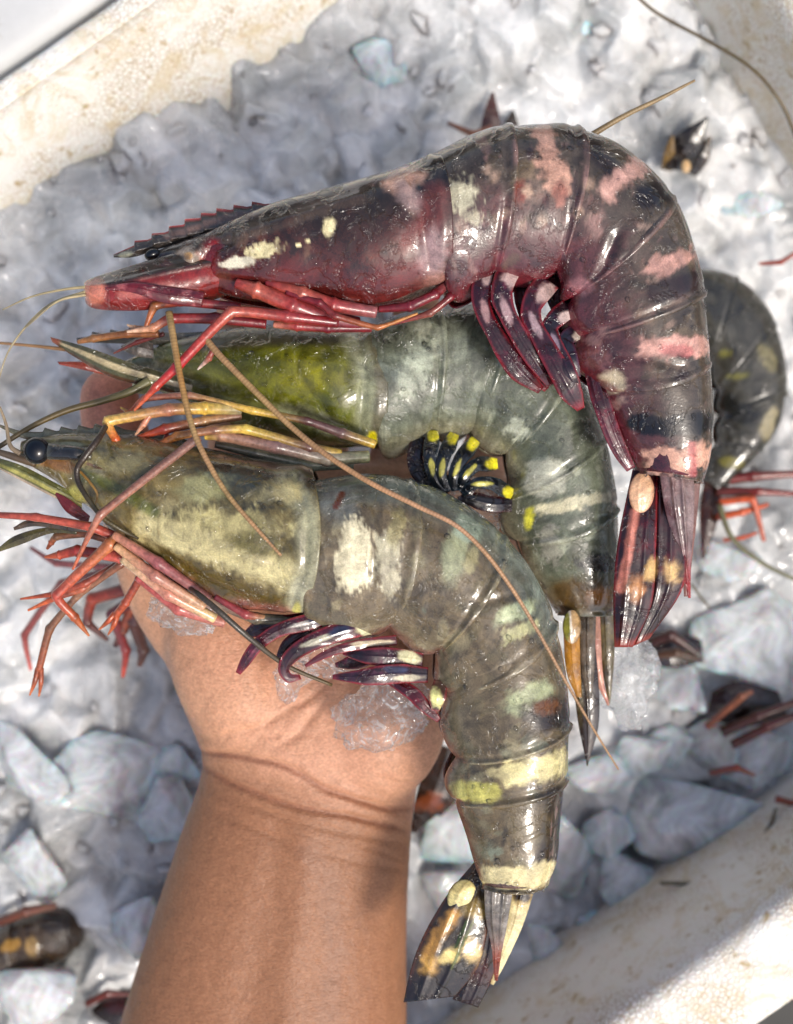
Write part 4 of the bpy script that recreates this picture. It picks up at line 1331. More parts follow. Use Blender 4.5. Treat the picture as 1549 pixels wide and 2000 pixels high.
    data = [((846, 840), (840, 890), (846, 930), (876, 968)), ((888, 846), (866, 895), (862, 930), (884, 966)), ((930, 858), (900, 896), (886, 932), (890, 966)),
            ((972, 905), (930, 908), (906, 932), (896, 966)), ((1002, 966), (960, 944), (925, 946), (898, 972))]
    for k, (a, b, c, d) in enumerate(data):
        e = ((a[0] + b[0]) / 2, (a[1] + b[1]) / 2)
        g = ((b[0] + c[0]) / 2, (b[1] + c[1]) / 2)
        rot = math.degrees(math.atan2(b[1] - a[1], b[0] - a[0])) - 90
        rot2 = math.degrees(math.atan2(c[1] - b[1], c[0] - b[0])) - 90
        kx, ky = a[0] * .78 + e[0] * .22, a[1] * .78 + e[1] * .22
        blade('swimming_leg', [(*a, 15), (*e, 19), (*b, 20.5 + k * .3), (*c, 21 + k * .3), (*d, 20)], [10, 15, 13, 11, 5], root, (16, 22, 30), (40, 56, 66), [(kx, ky, 12, 17, YL, rot), (g[0], g[1], 5, 18, (190, 184, 90), rot2)], 160 + k, camber=1.6)
    for k, (pts) in enumerate(([(818, 850, 14), (812, 905, 17), (840, 950, 18), (880, 975, 18)], [(1008, 985, 14), (960, 985, 17), (920, 975, 18), (890, 978, 18)], [(850, 960, 17), (890, 940, 19), (930, 965, 18)])):
        blade('swimming_leg', pts, [14, 16, 14, 6][:len(pts)], root, (30, 16, 22), (70, 24, 30), (), 168 + k)
    # tail
    leaf('uropod', [(1160, 1150), (1170, 1270), (1188, 1372)], [(1200, 1150), (1200, 1280), (1192, 1374)], [4, 4, 2], lambda p: p.noise((46, 36, 24), 1, -.1, .4, .8), root, (104, 92, 52), seed=191)
    leaf('uropod', [(1148, 1200), (1158, 1310), (1186, 1378)], [(1172, 1200), (1178, 1320), (1191, 1378)], [7, 7, 4], lambda p: p.noise((150, 60, 56), 1, 0, .5, .8), root, (190, 140, 120), seed=192)
    leaf('uropod', [(1120, 1180), (1124, 1370), (1146, 1496)], [(1156, 1180), (1171, 1390), (1148, 1496)], [8, 8, 3], lambda p: p.blob(1133, 1350, 8, 60, (90, 80, 50), 0, soft=.7).noise((20, 12, 14), 1, 0, .5, .6), root, (44, 32, 30), seed=193)
    leaf('telson', [(1130, 1160), (1134, 1290), (1146, 1365)], [(1165, 1160), (1162, 1290), (1156, 1365)], [10, 11, 9], lambda p: p.noise((70, 62, 52), 2, -.1, .4, .8), root, (104, 92, 78), ribs=(.5,), rib=1.0, seed=194)
    leaf('uropod', [(1100, 1230), (1106, 1310), (1126, 1362)], [(1132, 1230), (1134, 1310), (1136, 1362)], [12, 12, 9], lambda p: p.noise((96, 60, 24), 1, -.1, .4, .8), root, (176, 128, 52), camber=2, seed=195)
    oval_plate('tail_plate', 1117, 1224, 16, 18, 33, 0, root, (190, 158, 112), lambda p: p.stroke([(1112, 1195), (1118, 1255)], 3, (226, 216, 200)).blob(1106, 1222, 8, 30, (140, 138, 50), 0).mix(sstep(.75, 1, np.abs(p.v)) * .7, (80, 60, 40)), 196)
    return root
MIDDLE = middle_prawn()

# ------------------------------------------------------------------ front prawn (lies in the palm, tail hanging over the wrist)
def front_prawn():
    TINT['now'] = (1.16, 1.12, 1.03)
    z = .030
    root = thing('tiger_prawn', at(700, 1150, z - .02), 'olive-grey prawn with black eye lying in the palm, its cream-spotted tail hanging beside the wrist', 'prawn', 'prawns held in the hand')
    CS = stations([(44, 862, 44, 900, 14), (120, 848, 105, 938, 42), (205, 842, 178, 992, 76), (300, 852, 248, 1062, 102), (400, 872, 345, 1142, 124), (500, 892, 450, 1192, 138), (612, 912, 584, 1216, 145), (725, 932, 700, 1235, 146)], z)
    def pc(p):
        p.mix(np.ones(len(p.x)), (134, 122, 84))
        p.blob(430, 1120, 170, 60, (104, 90, 46), 30, soft=.6)
        p.blob(500, 930, 130, 55, (76, 76, 64), 12, soft=.6, na=.6)
        p.stroke([(480, 1000), (560, 950), (600, 935)], 20, (56, 58, 54), soft=.7, na=.6, op=.8, speck=.8)
        p.stroke([(330, 1010), (440, 990), (520, 975)], 22, (70, 68, 52), soft=.7, na=.7, op=.6, speck=.9)
        mottle(p, CS, 40, 25, [(80, 76, 52), (160, 150, 110), (110, 96, 50), (64, 62, 50), (180, 172, 136)], op=.6)
        p.blob(395, 955, 50, 28, (156, 154, 118), -10, soft=.6, na=.6)
        p.blob(450, 1020, 120, 26, (178, 170, 128), 4, soft=.6, na=.5, speck=.5)
        p.stroke([(290, 1030), (360, 1050), (450, 1085), (560, 1120)], 30, (206, 196, 154), soft=.7, na=.6)  # cream streak, the flank's sunlit highlight painted in with it
        p.stroke([(560, 930), (600, 1000), (606, 1100), (580, 1190)], 24, (164, 164, 142), soft=.8, op=.8)
        p.blob(560, 960, 34, 24, (196, 184, 140), 0, soft=.6, op=.8)
        p.blob(500, 1060, 60, 20, (116, 110, 66), 10, soft=.5, op=.8)
        p.stroke([(330, 1130), (430, 1185), (560, 1205)], 18, (150, 96, 88), soft=.8, na=.6, op=.8)
        p.blob(150, 880, 60, 12, (60, 56, 44), 2, soft=.6)
        p.blob(135, 868, 34, 5, (150, 150, 130), 0, soft=.5)  # painted highlight on the dark stripe
        p.blob(110, 905, 60, 12, (150, 112, 66), 15, soft=.6)
        p.blob(220, 900, 60, 20, (150, 144, 112), 10, soft=.6, na=.8, op=.8)
        p.blob(175, 925, 30, 14, (176, 168, 140), 15, soft=.6)
        p.stroke([(160, 925), (230, 955), (300, 1000)], 12, (96, 104, 56), soft=.7, op=.8)
        p.blob(150, 968, 20, 16, (196, 190, 116), 20, soft=.5)
        p.blob(580, 1190, 8, 13, (222, 214, 60), 10, soft=.4)
        p.blob(584, 1170, 20, 34, (170, 168, 150), 0, soft=.7, op=.6)
        p.noise((84, 80, 60), 2, .15, .6, .35)
        p.noise((60, 58, 46), 3, .35, .7, .35)
    car = shell('carapace', CS, 0, 6, 210, 140, pc, root, tmax=.80, lobe=.05, sc0=1, sc1=.992, bow=.30, seed=211,
                relief=[([(150, 958), (152, 962)], 18, 1.4), ([(170, 905), (240, 930), (330, 1000)], 9, -1.0), ([(260, 1000), (380, 1060), (560, 1110)], 14, .7), ([(280, 1060), (380, 1130), (480, 1172)], 12, -1.0),
                        ([(470, 1050), (540, 1075)], 26, -.6), ([(580, 930), (600, 1010), (596, 1110), (566, 1190)], 9, -.9), ([(110, 880), (180, 884)], 9, .9)])
    rostrum(car, [(-8, 826), (40, 841), (90, 843), (150, 838), (210, 836), (300, 846), (380, 862)], [(-8, 831), (50, 858), (100, 862), (160, 858), (230, 862), (300, 868), (380, 876)], z * 1000, [84, 116, 150, 184, 218], lambda p: p.noise((60, 60, 48), 1, 0, .5, .7).mix((1 - sstep(.05, .2, p.v)) * .6, (50, 40, 36)), (116, 112, 88), seed=6)
    ellipsoid('eye', 72, 880, 40, 24, 24, 20, 0, None, car, (8, 8, 12), M_EYE)
    tube('eye_stalk', [(84, 881, 39), (112, 883, 40), (150, 886, 41.5), (180, 892, 41)], [15, 14, 13, 7], [(90, 92, 80), (40, 38, 40), (36, 34, 34), (90, 84, 60)], car, n=14, mat=M_SHELL)
    AB = stations([(600, 940, 592, 1220, 138), (626, 936, 612, 1222, 140), (712, 926, 690, 1222, 141), (800, 936, 770, 1226, 140), (905, 978, 818, 1246, 137), (985, 1046, 850, 1276, 132), (1044, 1122, 864, 1310, 128), (1084, 1212, 872, 1352, 124),
                   (1104, 1310, 880, 1412, 120), (1111, 1410, 886, 1476, 116), (1108, 1460, 886, 1518, 112), (1106, 1516, 886, 1560, 108), (1098, 1600, 908, 1622, 98), (1090, 1672, 924, 1684, 86), (1072, 1722, 936, 1728, 72)], z)
    breaks = [1, 3, 5, 7, 9, 11, 14]
    def pa(p):
        p.mix(np.ones(len(p.x)), (122, 110, 90))
        p.noise((90, 84, 66), 1, 0, .5, .8)
        p.noise((136, 128, 106), 1, .2, .6, .6)
        p.noise((70, 64, 52), 3, .25, .7, .5)
        mottle(p, AB, 90, 26, [(84, 76, 58), (150, 142, 116), (100, 92, 66), (170, 164, 138), (70, 62, 50), (140, 146, 130)])
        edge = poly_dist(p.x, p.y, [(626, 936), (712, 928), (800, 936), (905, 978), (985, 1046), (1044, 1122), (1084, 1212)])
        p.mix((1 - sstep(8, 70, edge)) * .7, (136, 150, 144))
        p.blob(660, 985, 36, 40, (126, 130, 128), 0, soft=.7, op=.7)
        p.stroke([(668, 965), (655, 990)], 6, (110, 64, 40), soft=.6)
        p.blob(690, 1090, 38, 66, (222, 214, 188), 6, soft=.25, na=.45, speck=.35)  # bright specular patch painted into the shell colour
        p.blob(757, 1082, 26, 44, (196, 190, 168), 8, soft=.35, na=.8, speck=.35)
        p.blob(765, 1130, 20, 30, (186, 180, 160), 8, soft=.4, na=.9, speck=.4)
        p.blob(775, 1030, 16, 40, (160, 152, 116), 10, soft=.5, na=.7, op=.8)
        p.blob(890, 1090, 26, 52, (160, 164, 138), 12, soft=.45, na=.5)
        p.blob(915, 1035, 30, 22, (176, 188, 170), 30, soft=.5, na=.5, op=.9)
        p.blob(920, 1090, 14, 34, (178, 172, 136), 20, soft=.5, na=.8, op=.8)
        p.blob(820, 1095, 16, 16, (150, 144, 120), 0, soft=.6, na=.6, op=.7)
        p.blob(1010, 1195, 46, 20, (186, 194, 164), -22, soft=.4, na=.5)
        p.blob(1015, 1232, 38, 16, (196, 194, 154), -24, soft=.4, na=.7, speck=.3)
        p.blob(1065, 1150, 30, 22, (150, 162, 150), 40, soft=.6, op=.8)
        p.blob(1030, 1365, 48, 26, (178, 184, 152), -26, soft=.45, na=.5)
        p.blob(1072, 1398, 46, 34, (44, 30, 20), 0, soft=.5, na=.5)
        p.blob(1066, 1382, 22, 15, (112, 74, 42), 0, soft=.6, na=.9)
        p.stroke([(1100, 1490), (1040, 1502), (1000, 1512)], 26, (212, 202, 158), soft=.35, na=.6)
        p.stroke([(960, 1508), (985, 1516)], 9, (186, 176, 140), soft=.6, na=.6)
        p.stroke([(890, 1545), (960, 1548)], 18, (196, 190, 116), soft=.5, na=.6)
        p.stroke([(1085, 1560), (1080, 1640), (1065, 1690)], 24, (64, 52, 40), soft=.6, na=.5)
        p.blob(1020, 1600, 60, 44, (110, 96, 68), 0, soft=.6, na=.6, op=.6)
        p.stroke([(1085, 1700), (1020, 1716), (950, 1712)], 22, (218, 206, 166), soft=.35, na=.55)
        p.blob(985, 1635, 5, 20, (50, 44, 34), 10, soft=.6, op=.7)
        p.mix(sstep(.72, .86, p.t) * .5, (150, 146, 128))
        p.mix(sstep(.90, .98, p.e + .05 * p.n2) * .8, (120, 74, 66))
        p.mix(sstep(.93, .975, p.u) * sstep(-.2, .4, p.n1) * .6, (166, 160, 138))
    for i in range(6):
        a, b = breaks[i], breaks[i + 1]
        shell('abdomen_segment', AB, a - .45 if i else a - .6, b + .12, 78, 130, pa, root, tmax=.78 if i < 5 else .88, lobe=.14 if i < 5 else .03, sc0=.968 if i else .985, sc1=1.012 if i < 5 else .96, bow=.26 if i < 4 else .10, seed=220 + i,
              relief=[([(690, 1090), (691, 1092)], 50, .5), ([(735, 1000), (728, 1130)], 8, -.6), ([(840, 1180), (930, 1180), (1010, 1160)], 9, -.5)])
    core('soft_body', AB, .2, 13.8, (110, 86, 78), root, .94)
    core('soft_head', CS, .2, 5.8, (116, 92, 70), root, .9)
    # tail fan
    def pu(p):
        p.noise((24, 14, 10), 1, 0, .5, .7)
        p.mix(sstep(.84, .97, np.abs(p.v)) * .6, (110, 60, 30))
        p.stroke([(885, 1790), (855, 1830), (835, 1870)], 11, (186, 142, 74), soft=1.0, na=.9)
        p.blob(840, 1885, 15, 17, (206, 164, 88), 10, soft=1.0, na=.9)
        p.blob(882, 1868, 20, 17, (224, 202, 136), -25, soft=.9, na=.9)
        p.blob(922, 1858, 18, 28, (224, 196, 136), -20, soft=.9, na=.9)
        p.stroke([(925, 1800), (900, 1850), (882, 1892)], 3, (92, 100, 40), soft=.6)
        p.stroke([(912, 1800), (890, 1850)], 3, (70, 84, 40), soft=.6)
        p.mix(sstep(.74, .88, p.w) * .85, (34, 16, 12))
        p.blob(935, 1775, 30, 20, (176, 150, 84), 0, soft=.7, op=.7)
    leaf('uropod', [(930, 1690), (920, 1820), (900, 1900), (884, 1952)], [(985, 1690), (976, 1850), (958, 1920), (934, 1968)], [20, 20, 18, 15], lambda p: pu(p.mix(np.ones(len(p.x)), (74, 26, 20))), root, (66, 26, 20), ribs=(.3, .7), seed=231)
    leaf('uropod', [(925, 1685), (872, 1750), (828, 1825), (803, 1890), (788, 1958)], [(968, 1685), (960, 1750), (950, 1830), (930, 1895), (890, 1946)], [24, 26, 25, 22], pu, root, (46, 34, 20), ribs=(.28, .62), seed=232, n=90, m=40)
    leaf('uropod', [(1000, 1690), (988, 1800), (968, 1870), (958, 1922)], [(1058, 1690), (1024, 1800), (988, 1880), (964, 1924)], [22, 23, 20, 16], lambda p: p.noise((176, 146, 84), 1, 0, .5, .7).blob(1020, 1748, 22, 16, (40, 30, 22), 0, soft=.5), root, (222, 206, 160), ribs=(.5,), seed=233)
    leaf('telson', [(945, 1690), (948, 1790), (960, 1850), (966, 1915)], [(1010, 1690), (992, 1800), (980, 1860), (972, 1916)], [30, 30, 26, 21], lambda p: p.noise((86, 70, 60), 1, -.1, .4, .8).mix(sstep(.55, .85, p.w), (130, 60, 36)), root, (140, 134, 126), ribs=(.3, .7), rib=.9, seed=234)
    oval_plate('tail_plate', 902, 1750, 26.5, 27, 34, 28, root, (228, 212, 150), lambda p: p.noise((196, 170, 96), 1, 0, .5, .6).mix(sstep(.72, 1, np.abs(p.v)) * .7, (90, 70, 40)), 235)
    # front plate and feelers
    def ps(p):
        p.mix(sstep(-.2, .1, p.v) * (1 - sstep(.35, .6, p.v)), (176, 170, 96))
        p.mix(sstep(.6, .8, p.v) * .9, (200, 180, 160))
        p.noise((70, 72, 40), 1, .1, .5, .6)
    leaf('antennal_scale', [(-40, 884), (40, 908), (110, 944), (160, 972)], [(-40, 896), (40, 938), (110, 974), (160, 998)], [36, 37, 36, 34], ps, root, (110, 112, 64), camber=1.6, ribs=(.35, .7), seed=236)
    tube('antennule', [(70, 905, 36), (30, 893, 36), (-12, 880, 36)], [8, 7, 5], [(96, 76, 50), (84, 70, 56), (90, 76, 60)], root, M_ANT)
    tube('antennule', [(40, 886, 38), (20, 870, 38), (12, 830, 37), (0, 795, 36)], [5, 4, 3, 2], [(120, 104, 84), (170, 150, 120)], root, M_ANT)
    tube('antenna', [(206, 834, 40), (190, 860, 45), (166, 892, 46), (151, 916, 45), (154, 944, 45), (176, 980, 46), (200, 1010, 46), (236, 1034, 45), (270, 1052, 42)],
         [5.5, 6, 6, 5.5, 5, 4.6, 4.2, 3.6, 2.5], [(52, 38, 28), (60, 46, 32), (44, 34, 24), (84, 74, 40), (60, 50, 30)], root, M_ANT, ring=True)
    tube('antenna', [(372, 1150, 44), (392, 1164, 48), (430, 1196, 50), (492, 1250, 47), (560, 1300, 40), (648, 1338, 34)], [4, 5, 5.5, 5, 4.2, 3], [(50, 42, 36), (64, 56, 46), (70, 62, 50), (96, 80, 48)], root, M_ANT, ring=True)
    tube('antennule', [(156, 920, 43), (178, 945, 44), (190, 966, 44), (186, 985, 43)], [2.5, 2.5, 2.2, 1.5], [(150, 112, 50), (130, 100, 50)], root, M_ANT)
    # walking legs
    CO, RE, OR, BR, PK = (172, 76, 56), (134, 46, 40), (170, 84, 44), (96, 58, 42), (176, 116, 100)
    def leg(pts, rad, cols, seed, fork=None):
        o = tube('walking_leg', pts, [r_ * .76 for r_ in rad], cols, root, joint=True, n=12, seed=seed, bulge=.2)
        if fork:
            for a, b in fork:
                tube('pincer', [a, ((a[0] + b[0]) / 2 + 2, (a[1] + b[1]) / 2, a[2]), b], [5.5, 5, 1.5], [cols[-1], cols[-1], (200, 110, 60)], o, n=8, seed=seed)
        return o
    leg([(262, 1064, 38), (182, 1030, 40), (70, 1010, 40), (-20, 1005, 39)], [12, 11, 9, 7], [RE, CO, (176, 80, 62), (150, 70, 56)], 61)
    leg([(240, 1040, 39), (216, 1062, 41), (110, 1163, 38), (146, 1206, 35), (174, 1242, 32)], [12, 14, 11, 10, 2.5], [(190, 150, 90), (180, 108, 66), (178, 76, 60), OR, (184, 106, 52)], 62)
    leg([(270, 1105, 33), (236, 1088, 35), (150, 1076, 34), (116, 1084, 33), (88, 1088, 32)], [13, 14, 13, 10, 3], [RE, (190, 90, 76), (150, 50, 42), (166, 72, 48), OR], 63)
    leg([(268, 1090, 30), (236, 1102, 30), (150, 1165, 24), (97, 1228, 20), (76, 1308, 16)], [9, 9, 8, 10, 9], [BR, (120, 76, 56), (150, 110, 84), (120, 80, 56), (150, 76, 46)], 64, [((74, 1305, 16), (58, 1358, 14)), ((80, 1305, 16), (76, 1360, 14))])
    leg([(290, 1112, 30), (272, 1132, 30), (245, 1178, 27), (226, 1202, 25)], [10, 10, 10, 9], [RE, (150, 70, 50), (160, 74, 48), (170, 80, 44)], 65, [((224, 1198, 25), (193, 1230, 22)), ((230, 1200, 25), (211, 1240, 22))])
    leg([(250, 1090, 28), (165, 1140, 27), (106, 1160, 26), (40, 1170, 24)], [9, 9, 7, 2.5], [BR, (150, 70, 50), (150, 66, 40), (170, 80, 46)], 66)
    leg([(240, 1100, 27), (160, 1150, 26), (112, 1166, 26), (55, 1192, 23)], [9, 9, 8, 3], [BR, (170, 96, 70), (180, 84, 50), (196, 100, 54)], 67)
    leg([(240, 1065, 30), (170, 1042, 30), (110, 1048, 29), (100, 1060, 28), (92, 1072, 27)], [9, 10, 9, 7, 3], [BR, (130, 80, 60), (120, 84, 56), OR, OR], 68)
    leaf('antennal_scale', [(-8, 1074), (30, 1046), (90, 1030), (150, 1032)], [(-8, 1080), (40, 1064), (100, 1042), (150, 1044)], [28, 29, 30, 31], lambda p: p.noise((56, 46, 28), 1, 0, .5, .7), root, (96, 90, 52), seed=237)
    leaf('antennal_scale', [(26, 1030), (60, 1015), (130, 1022), (190, 1030)], [(28, 1036), (70, 1028), (130, 1036), (190, 1042)], [33, 34, 34, 34], lambda p: p.noise((120, 96, 70), 1, 0, .5, .7), root, (70, 60, 44), seed=238)
    leaf('antennal_scale', [(104, 958), (140, 978), (176, 1008)], [(106, 964), (130, 1000), (172, 1024)], [36, 37, 36], lambda p: p.noise((60, 22, 24), 1, 0, .5, .7), root, (116, 40, 42), seed=239)
    leg([(410, 1170, 42), (310, 1100, 44), (222, 1044, 43)], [10, 13, 10], [(150, 96, 84), (150, 84, 84), (186, 128, 100)], 70)
    leg([(400, 1186, 40), (302, 1124, 43), (226, 1066, 42)], [10, 13, 10], [(206, 166, 130), PK, (210, 166, 120)], 71)
    leg([(420, 1208, 36), (330, 1160, 40), (240, 1090, 39)], [12, 15, 12], [(216, 190, 140), (196, 130, 110), (206, 180, 140)], 72)
    leg([(440, 1216, 34), (350, 1188, 36), (270, 1125, 35)], [14, 16, 13], [PK, (180, 92, 84), (170, 80, 76)], 73)
    leg([(600, 1212, 36), (500, 1208, 39), (400, 1170, 42)], [12, 13, 10], [(150, 140, 110), (92, 84, 70), (180, 140, 110)], 74)
    leg([(560, 1216, 36), (480, 1200, 41), (420, 1165, 42)], [9, 10, 8], [(196, 180, 120), (150, 60, 60), (130, 40, 46)], 75)
    # swimming legs: thin wine-red blades, blue-black and cream towards the root
    FI, ED, CR = (74, 26, 40), (146, 44, 52), (212, 206, 166)
    blade('swimming_leg', [(610, 1204, 36), (545, 1218, 38), (500, 1231, 38), (472, 1244, 36)], [10, 15, 14, 3], root, (60, 20, 34), ED, (), 81)
    blade('swimming_leg', [(672, 1200, 38), (608, 1214, 42), (552, 1228, 43), (512, 1252, 43), (482, 1288, 42), (459, 1325, 39)], [14, 17, 14, 13, 11, 3], root, FI, ED, [(680, 1206, 24, 12, (216, 206, 150), -8), (592, 1218, 30, 5, (196, 190, 180), -14), (620, 1210, 20, 8, (60, 62, 84), -10)], 82)
    blade('swimming_leg', [(735, 1222, 38), (664, 1234, 42), (606, 1256, 43), (566, 1284, 44), (554, 1308, 43), (568, 1326, 41), (596, 1319, 39)], [14, 19, 17, 14, 11, 9, 3], root, FI, ED, [(724, 1230, 28, 13, CR, 5), (622, 1250, 36, 6, (206, 200, 176), -22), (664, 1232, 22, 9, (56, 60, 84), -12)], 83)
    blade('swimming_leg', [(775, 1250, 38), (700, 1260, 41), (640, 1276, 42), (588, 1306, 40)], [10, 10, 8, 2], root, (100, 50, 56), (150, 50, 56), [(726, 1256, 40, 5, (206, 190, 160), -4)], 84)
    blade('swimming_leg', [(826, 1290, 38), (765, 1284, 41), (712, 1281, 42), (662, 1273, 39)], [14, 19, 14, 2], root, (60, 22, 36), ED, [(800, 1284, 22, 12, CR, 20)], 85)
    blade('swimming_leg', [(836, 1318, 38), (775, 1316, 42), (712, 1322, 43), (638, 1322, 40)], [14, 20, 16, 2], root, (64, 34, 48), ED, [(800, 1324, 34, 6, (206, 196, 170), -2), (775, 1308, 24, 7, (60, 60, 86), 2)], 86)
    blade('swimming_leg', [(748, 1322, 36), (800, 1350, 38), (832, 1382, 39), (862, 1412, 37)], [7, 14, 12, 4], root, (80, 18, 30), ED, (), 87)
    blade('swimming_leg', [(862, 1330, 38), (854, 1362, 41), (850, 1392, 40)], [14, 17, 6], root, (110, 84, 70), (140, 60, 60), [(852, 1362, 13, 24, (224, 220, 150), -20)], 88)
    blade('swimming_leg', [(640, 1214, 37), (590, 1240, 39), (560, 1262, 39), (540, 1290, 38)], [12, 15, 12, 3], root, (56, 20, 34), (120, 36, 46), (), 89)
    blade('swimming_leg', [(760, 1262, 36), (700, 1290, 38), (650, 1300, 38)], [14, 16, 3], root, (56, 18, 32), (120, 36, 46), (), 90)
    return root
FRONT = front_prawn()

# ------------------------------------------------------------------ clear ice caught between prawns and palm
def clear_ice(px, py, z, hw, hh, hz, seed, turn, label):
    V, F = chunk_mesh(seed, 2, npts=30)
    V = V / np.abs(V).max(0)
    c, s = math.cos(math.radians(turn)), math.sin(math.radians(turn))
    V = V @ np.array([[c, -s, 0], [s, c, 0], [0, 0, 1]]).T
    V = V / np.abs(V).max(0)
    n = fbm(V, 2.0, 3, seed) * .40 + fbm(V, 5, 3, seed + 3) * .16
    V = V * (1 + n[:, None]) * np.array([hw * K, hh * K, hz * K])
    o = put('ice_chunk', V, F, M_CLEAR)
    o.location = at(px, py, z * .001)
    tag(o, label, 'ice', 'clear ice pieces in the hand')
    return o
clear_ice(742, 1392, 13, 98, 74, 46, 301, 10, 'clear ice piece melting on the palm under the front prawn')
clear_ice(572, 1322, 18, 42, 46, 34, 302, 0, 'small clear ice lump hanging from the curled swimming leg over the palm')
clear_ice(650, 1280, 20, 60, 40, 36, 307, 0, 'clear ice lump tucked behind the dark red swimming legs')
clear_ice(365, 1200, 18, 84, 44, 38, 303, 28, 'crumbly clear ice under the pink legs at the edge of the palm')
clear_ice(1222, 1335, -4, 62, 92, 50, 304, -8, 'clear ice block below the dark red tail fan, beside the middle prawn tail')
clear_ice(930, 1000, 2, 70, 60, 40, 305, 30, 'clear ice in the gap between middle and front prawn')

# water beading on the three shells
def water_drops():
    rnd = random.Random(77)
    bm = bmesh.new(); bmesh.ops.create_icosphere(bm, subdivisions=2, radius=1.0)
    S = np.array([v.co[:] for v in bm.verts]); SF = [tuple(v.index for v in f.verts) for f in bm.faces]; bm.free()
    P = np.vstack([a for a, b in WET]); N = np.vstack([b for a, b in WET])
    Vs, Fs, off = [], [], 0
    centres = [rnd.randrange(len(P)) for _ in range(60)]
    for i in range(800):
        if rnd.random() < .75:       # drops gather in patches
            c = P[rnd.choice(centres)] + np.array([rnd.gauss(0, .005), rnd.gauss(0, .005), 0])
            k = int(np.argmin(((P[::5] - c) ** 2).sum(1))) * 5
        else:
            k = rnd.randrange(len(P))
        r = .00018 + .00055 * rnd.random() ** 3
        n = Vector(N[k]); R = np.array(n.to_track_quat('Z', 'Y').to_matrix())
        Q = (S * np.array([r * rnd.uniform(.8, 1.5), r * rnd.uniform(.8, 1.3), r * .55])) @ R.T + P[k] + N[k] * r * .15
        Vs.append(Q); Fs += [tuple(a + off for a in f) for f in SF]; off += len(Q)
    o = put('water_drops', np.vstack(Vs), Fs, M_DROP, face_out=False)
    o['kind'] = 'stuff'
    tag(o, 'small water drops beading on the wet prawn shells', 'water')
water_drops()

# ------------------------------------------------------------------ prawns lying in the ice
TINT['now'] = (1, 1, 1)
TINT['drops'] = False
def ice_prawn(name_label, ST, breaks, zc, base, bands, legs, tail=None, seed=0, category='prawn'):
    c = ST[len(ST) // 2]
    root = thing('tiger_prawn', at((c[0] + c[2]) / 2, (c[1] + c[3]) / 2, zc - .012), name_label, category, 'prawns lying in the ice')
    ST = stations(ST, zc)
    def pa(p):
        p.mix(np.ones(len(p.x)), base)
        p.noise(tuple(int(v * .6) for v in base), 1, 0, .5, .8)
        p.noise(tuple(min(255, int(v * 1.4)) for v in base), 1, .25, .6, .6)
        for b in bands:
            p.blob(*b)
    for i in range(len(breaks) - 1):
        shell('abdomen_segment', ST, max(0, breaks[i] - .3), min(len(ST) - 1, breaks[i + 1] + .1), 40, 60, pa, root, tmax=.74, lobe=.12, sc0=.955, sc1=1.02, seed=seed + i)
    core('soft_body', ST, .1, len(ST) - 1.1, (80, 66, 56), root, .88)
    for k, (kind, pts, rad, cols) in enumerate(legs):
        tube(kind, pts, rad, cols, root, joint=kind == 'walking_leg', seed=seed + 30 + k, mat=M_ANT if kind == 'antenna' else None, flat=.5 if kind == 'swimming_leg' else 1)
    for Le, Re, z, pf, b in (tail or []):
        leaf('uropod', Le, Re, z, pf, root, b, n=40, m=16, seed=seed + 9)
    return root
OLV, ORG, RDD = (86, 84, 66), (190, 84, 46), (120, 40, 34)
# curled one at the right edge, half hidden by the top prawn
ice_prawn('grey curled prawn lying in the ice behind the top prawn, right edge',
          [(1330, 520, 1330, 640, 60), (1400, 528, 1370, 690, 66), (1465, 560, 1388, 730, 68), (1512, 630, 1396, 770, 68), (1534, 720, 1400, 800, 66), (1530, 810, 1400, 830, 64), (1490, 880, 1392, 868, 60), (1440, 930, 1380, 900, 50), (1405, 965, 1366, 935, 40)],
          [0, 1.5, 3, 4.5, 6, 8], -.083, (84, 82, 74),
          [(1500, 700, 30, 14, (150, 142, 108), 60), (1420, 690, 14, 5, (150, 146, 80), 0), (1440, 735, 24, 5, (140, 136, 76), -5), (1500, 830, 14, 34, (170, 160, 130), 20), (1440, 800, 50, 24, (48, 48, 44), 20), (1420, 620, 40, 20, (60, 60, 54), 30), (1430, 905, 26, 12, (130, 124, 70), 10)],
          [('walking_leg', [(1400, 940, -80), (1470, 930, -78), (1560, 925, -78)], [14, 12, 8], [RDD, (110, 40, 36), (120, 60, 50)]),
           ('walking_leg', [(1400, 960, -78), (1480, 960, -74), (1560, 965, -74)], [12, 9, 6], [(90, 40, 34), RDD, RDD]),
           ('walking_leg', [(1405, 980, -76), (1470, 975, -72), (1492, 1056, -76)], [9, 8, 5], [ORG, ORG, (170, 80, 50)]),
           ('walking_leg', [(1400, 1010, -78), (1450, 1000, -75), (1500, 985, -76)], [9, 8, 5], [ORG, (200, 96, 54), ORG]),
           ('walking_leg', [(1412, 1055, -78), (1450, 1050, -77), (1480, 1040, -78)], [5, 5, 3], [(170, 80, 50), ORG, ORG]),
           ('antenna', [(1405, 985, -74), (1430, 1050, -74), (1490, 1100, -75), (1570, 1140, -76)], [7, 6, 5, 4], [(100, 98, 66), (110, 108, 76)])],
          tail=[([(1376, 930), (1366, 1000), (1370, 1090)], [(1410, 950), (1404, 1010), (1376, 1094)], [-80, -78, -82], lambda p: p.noise((30, 20, 18), 1, 0, .5, .8), (70, 40, 30))], seed=400)
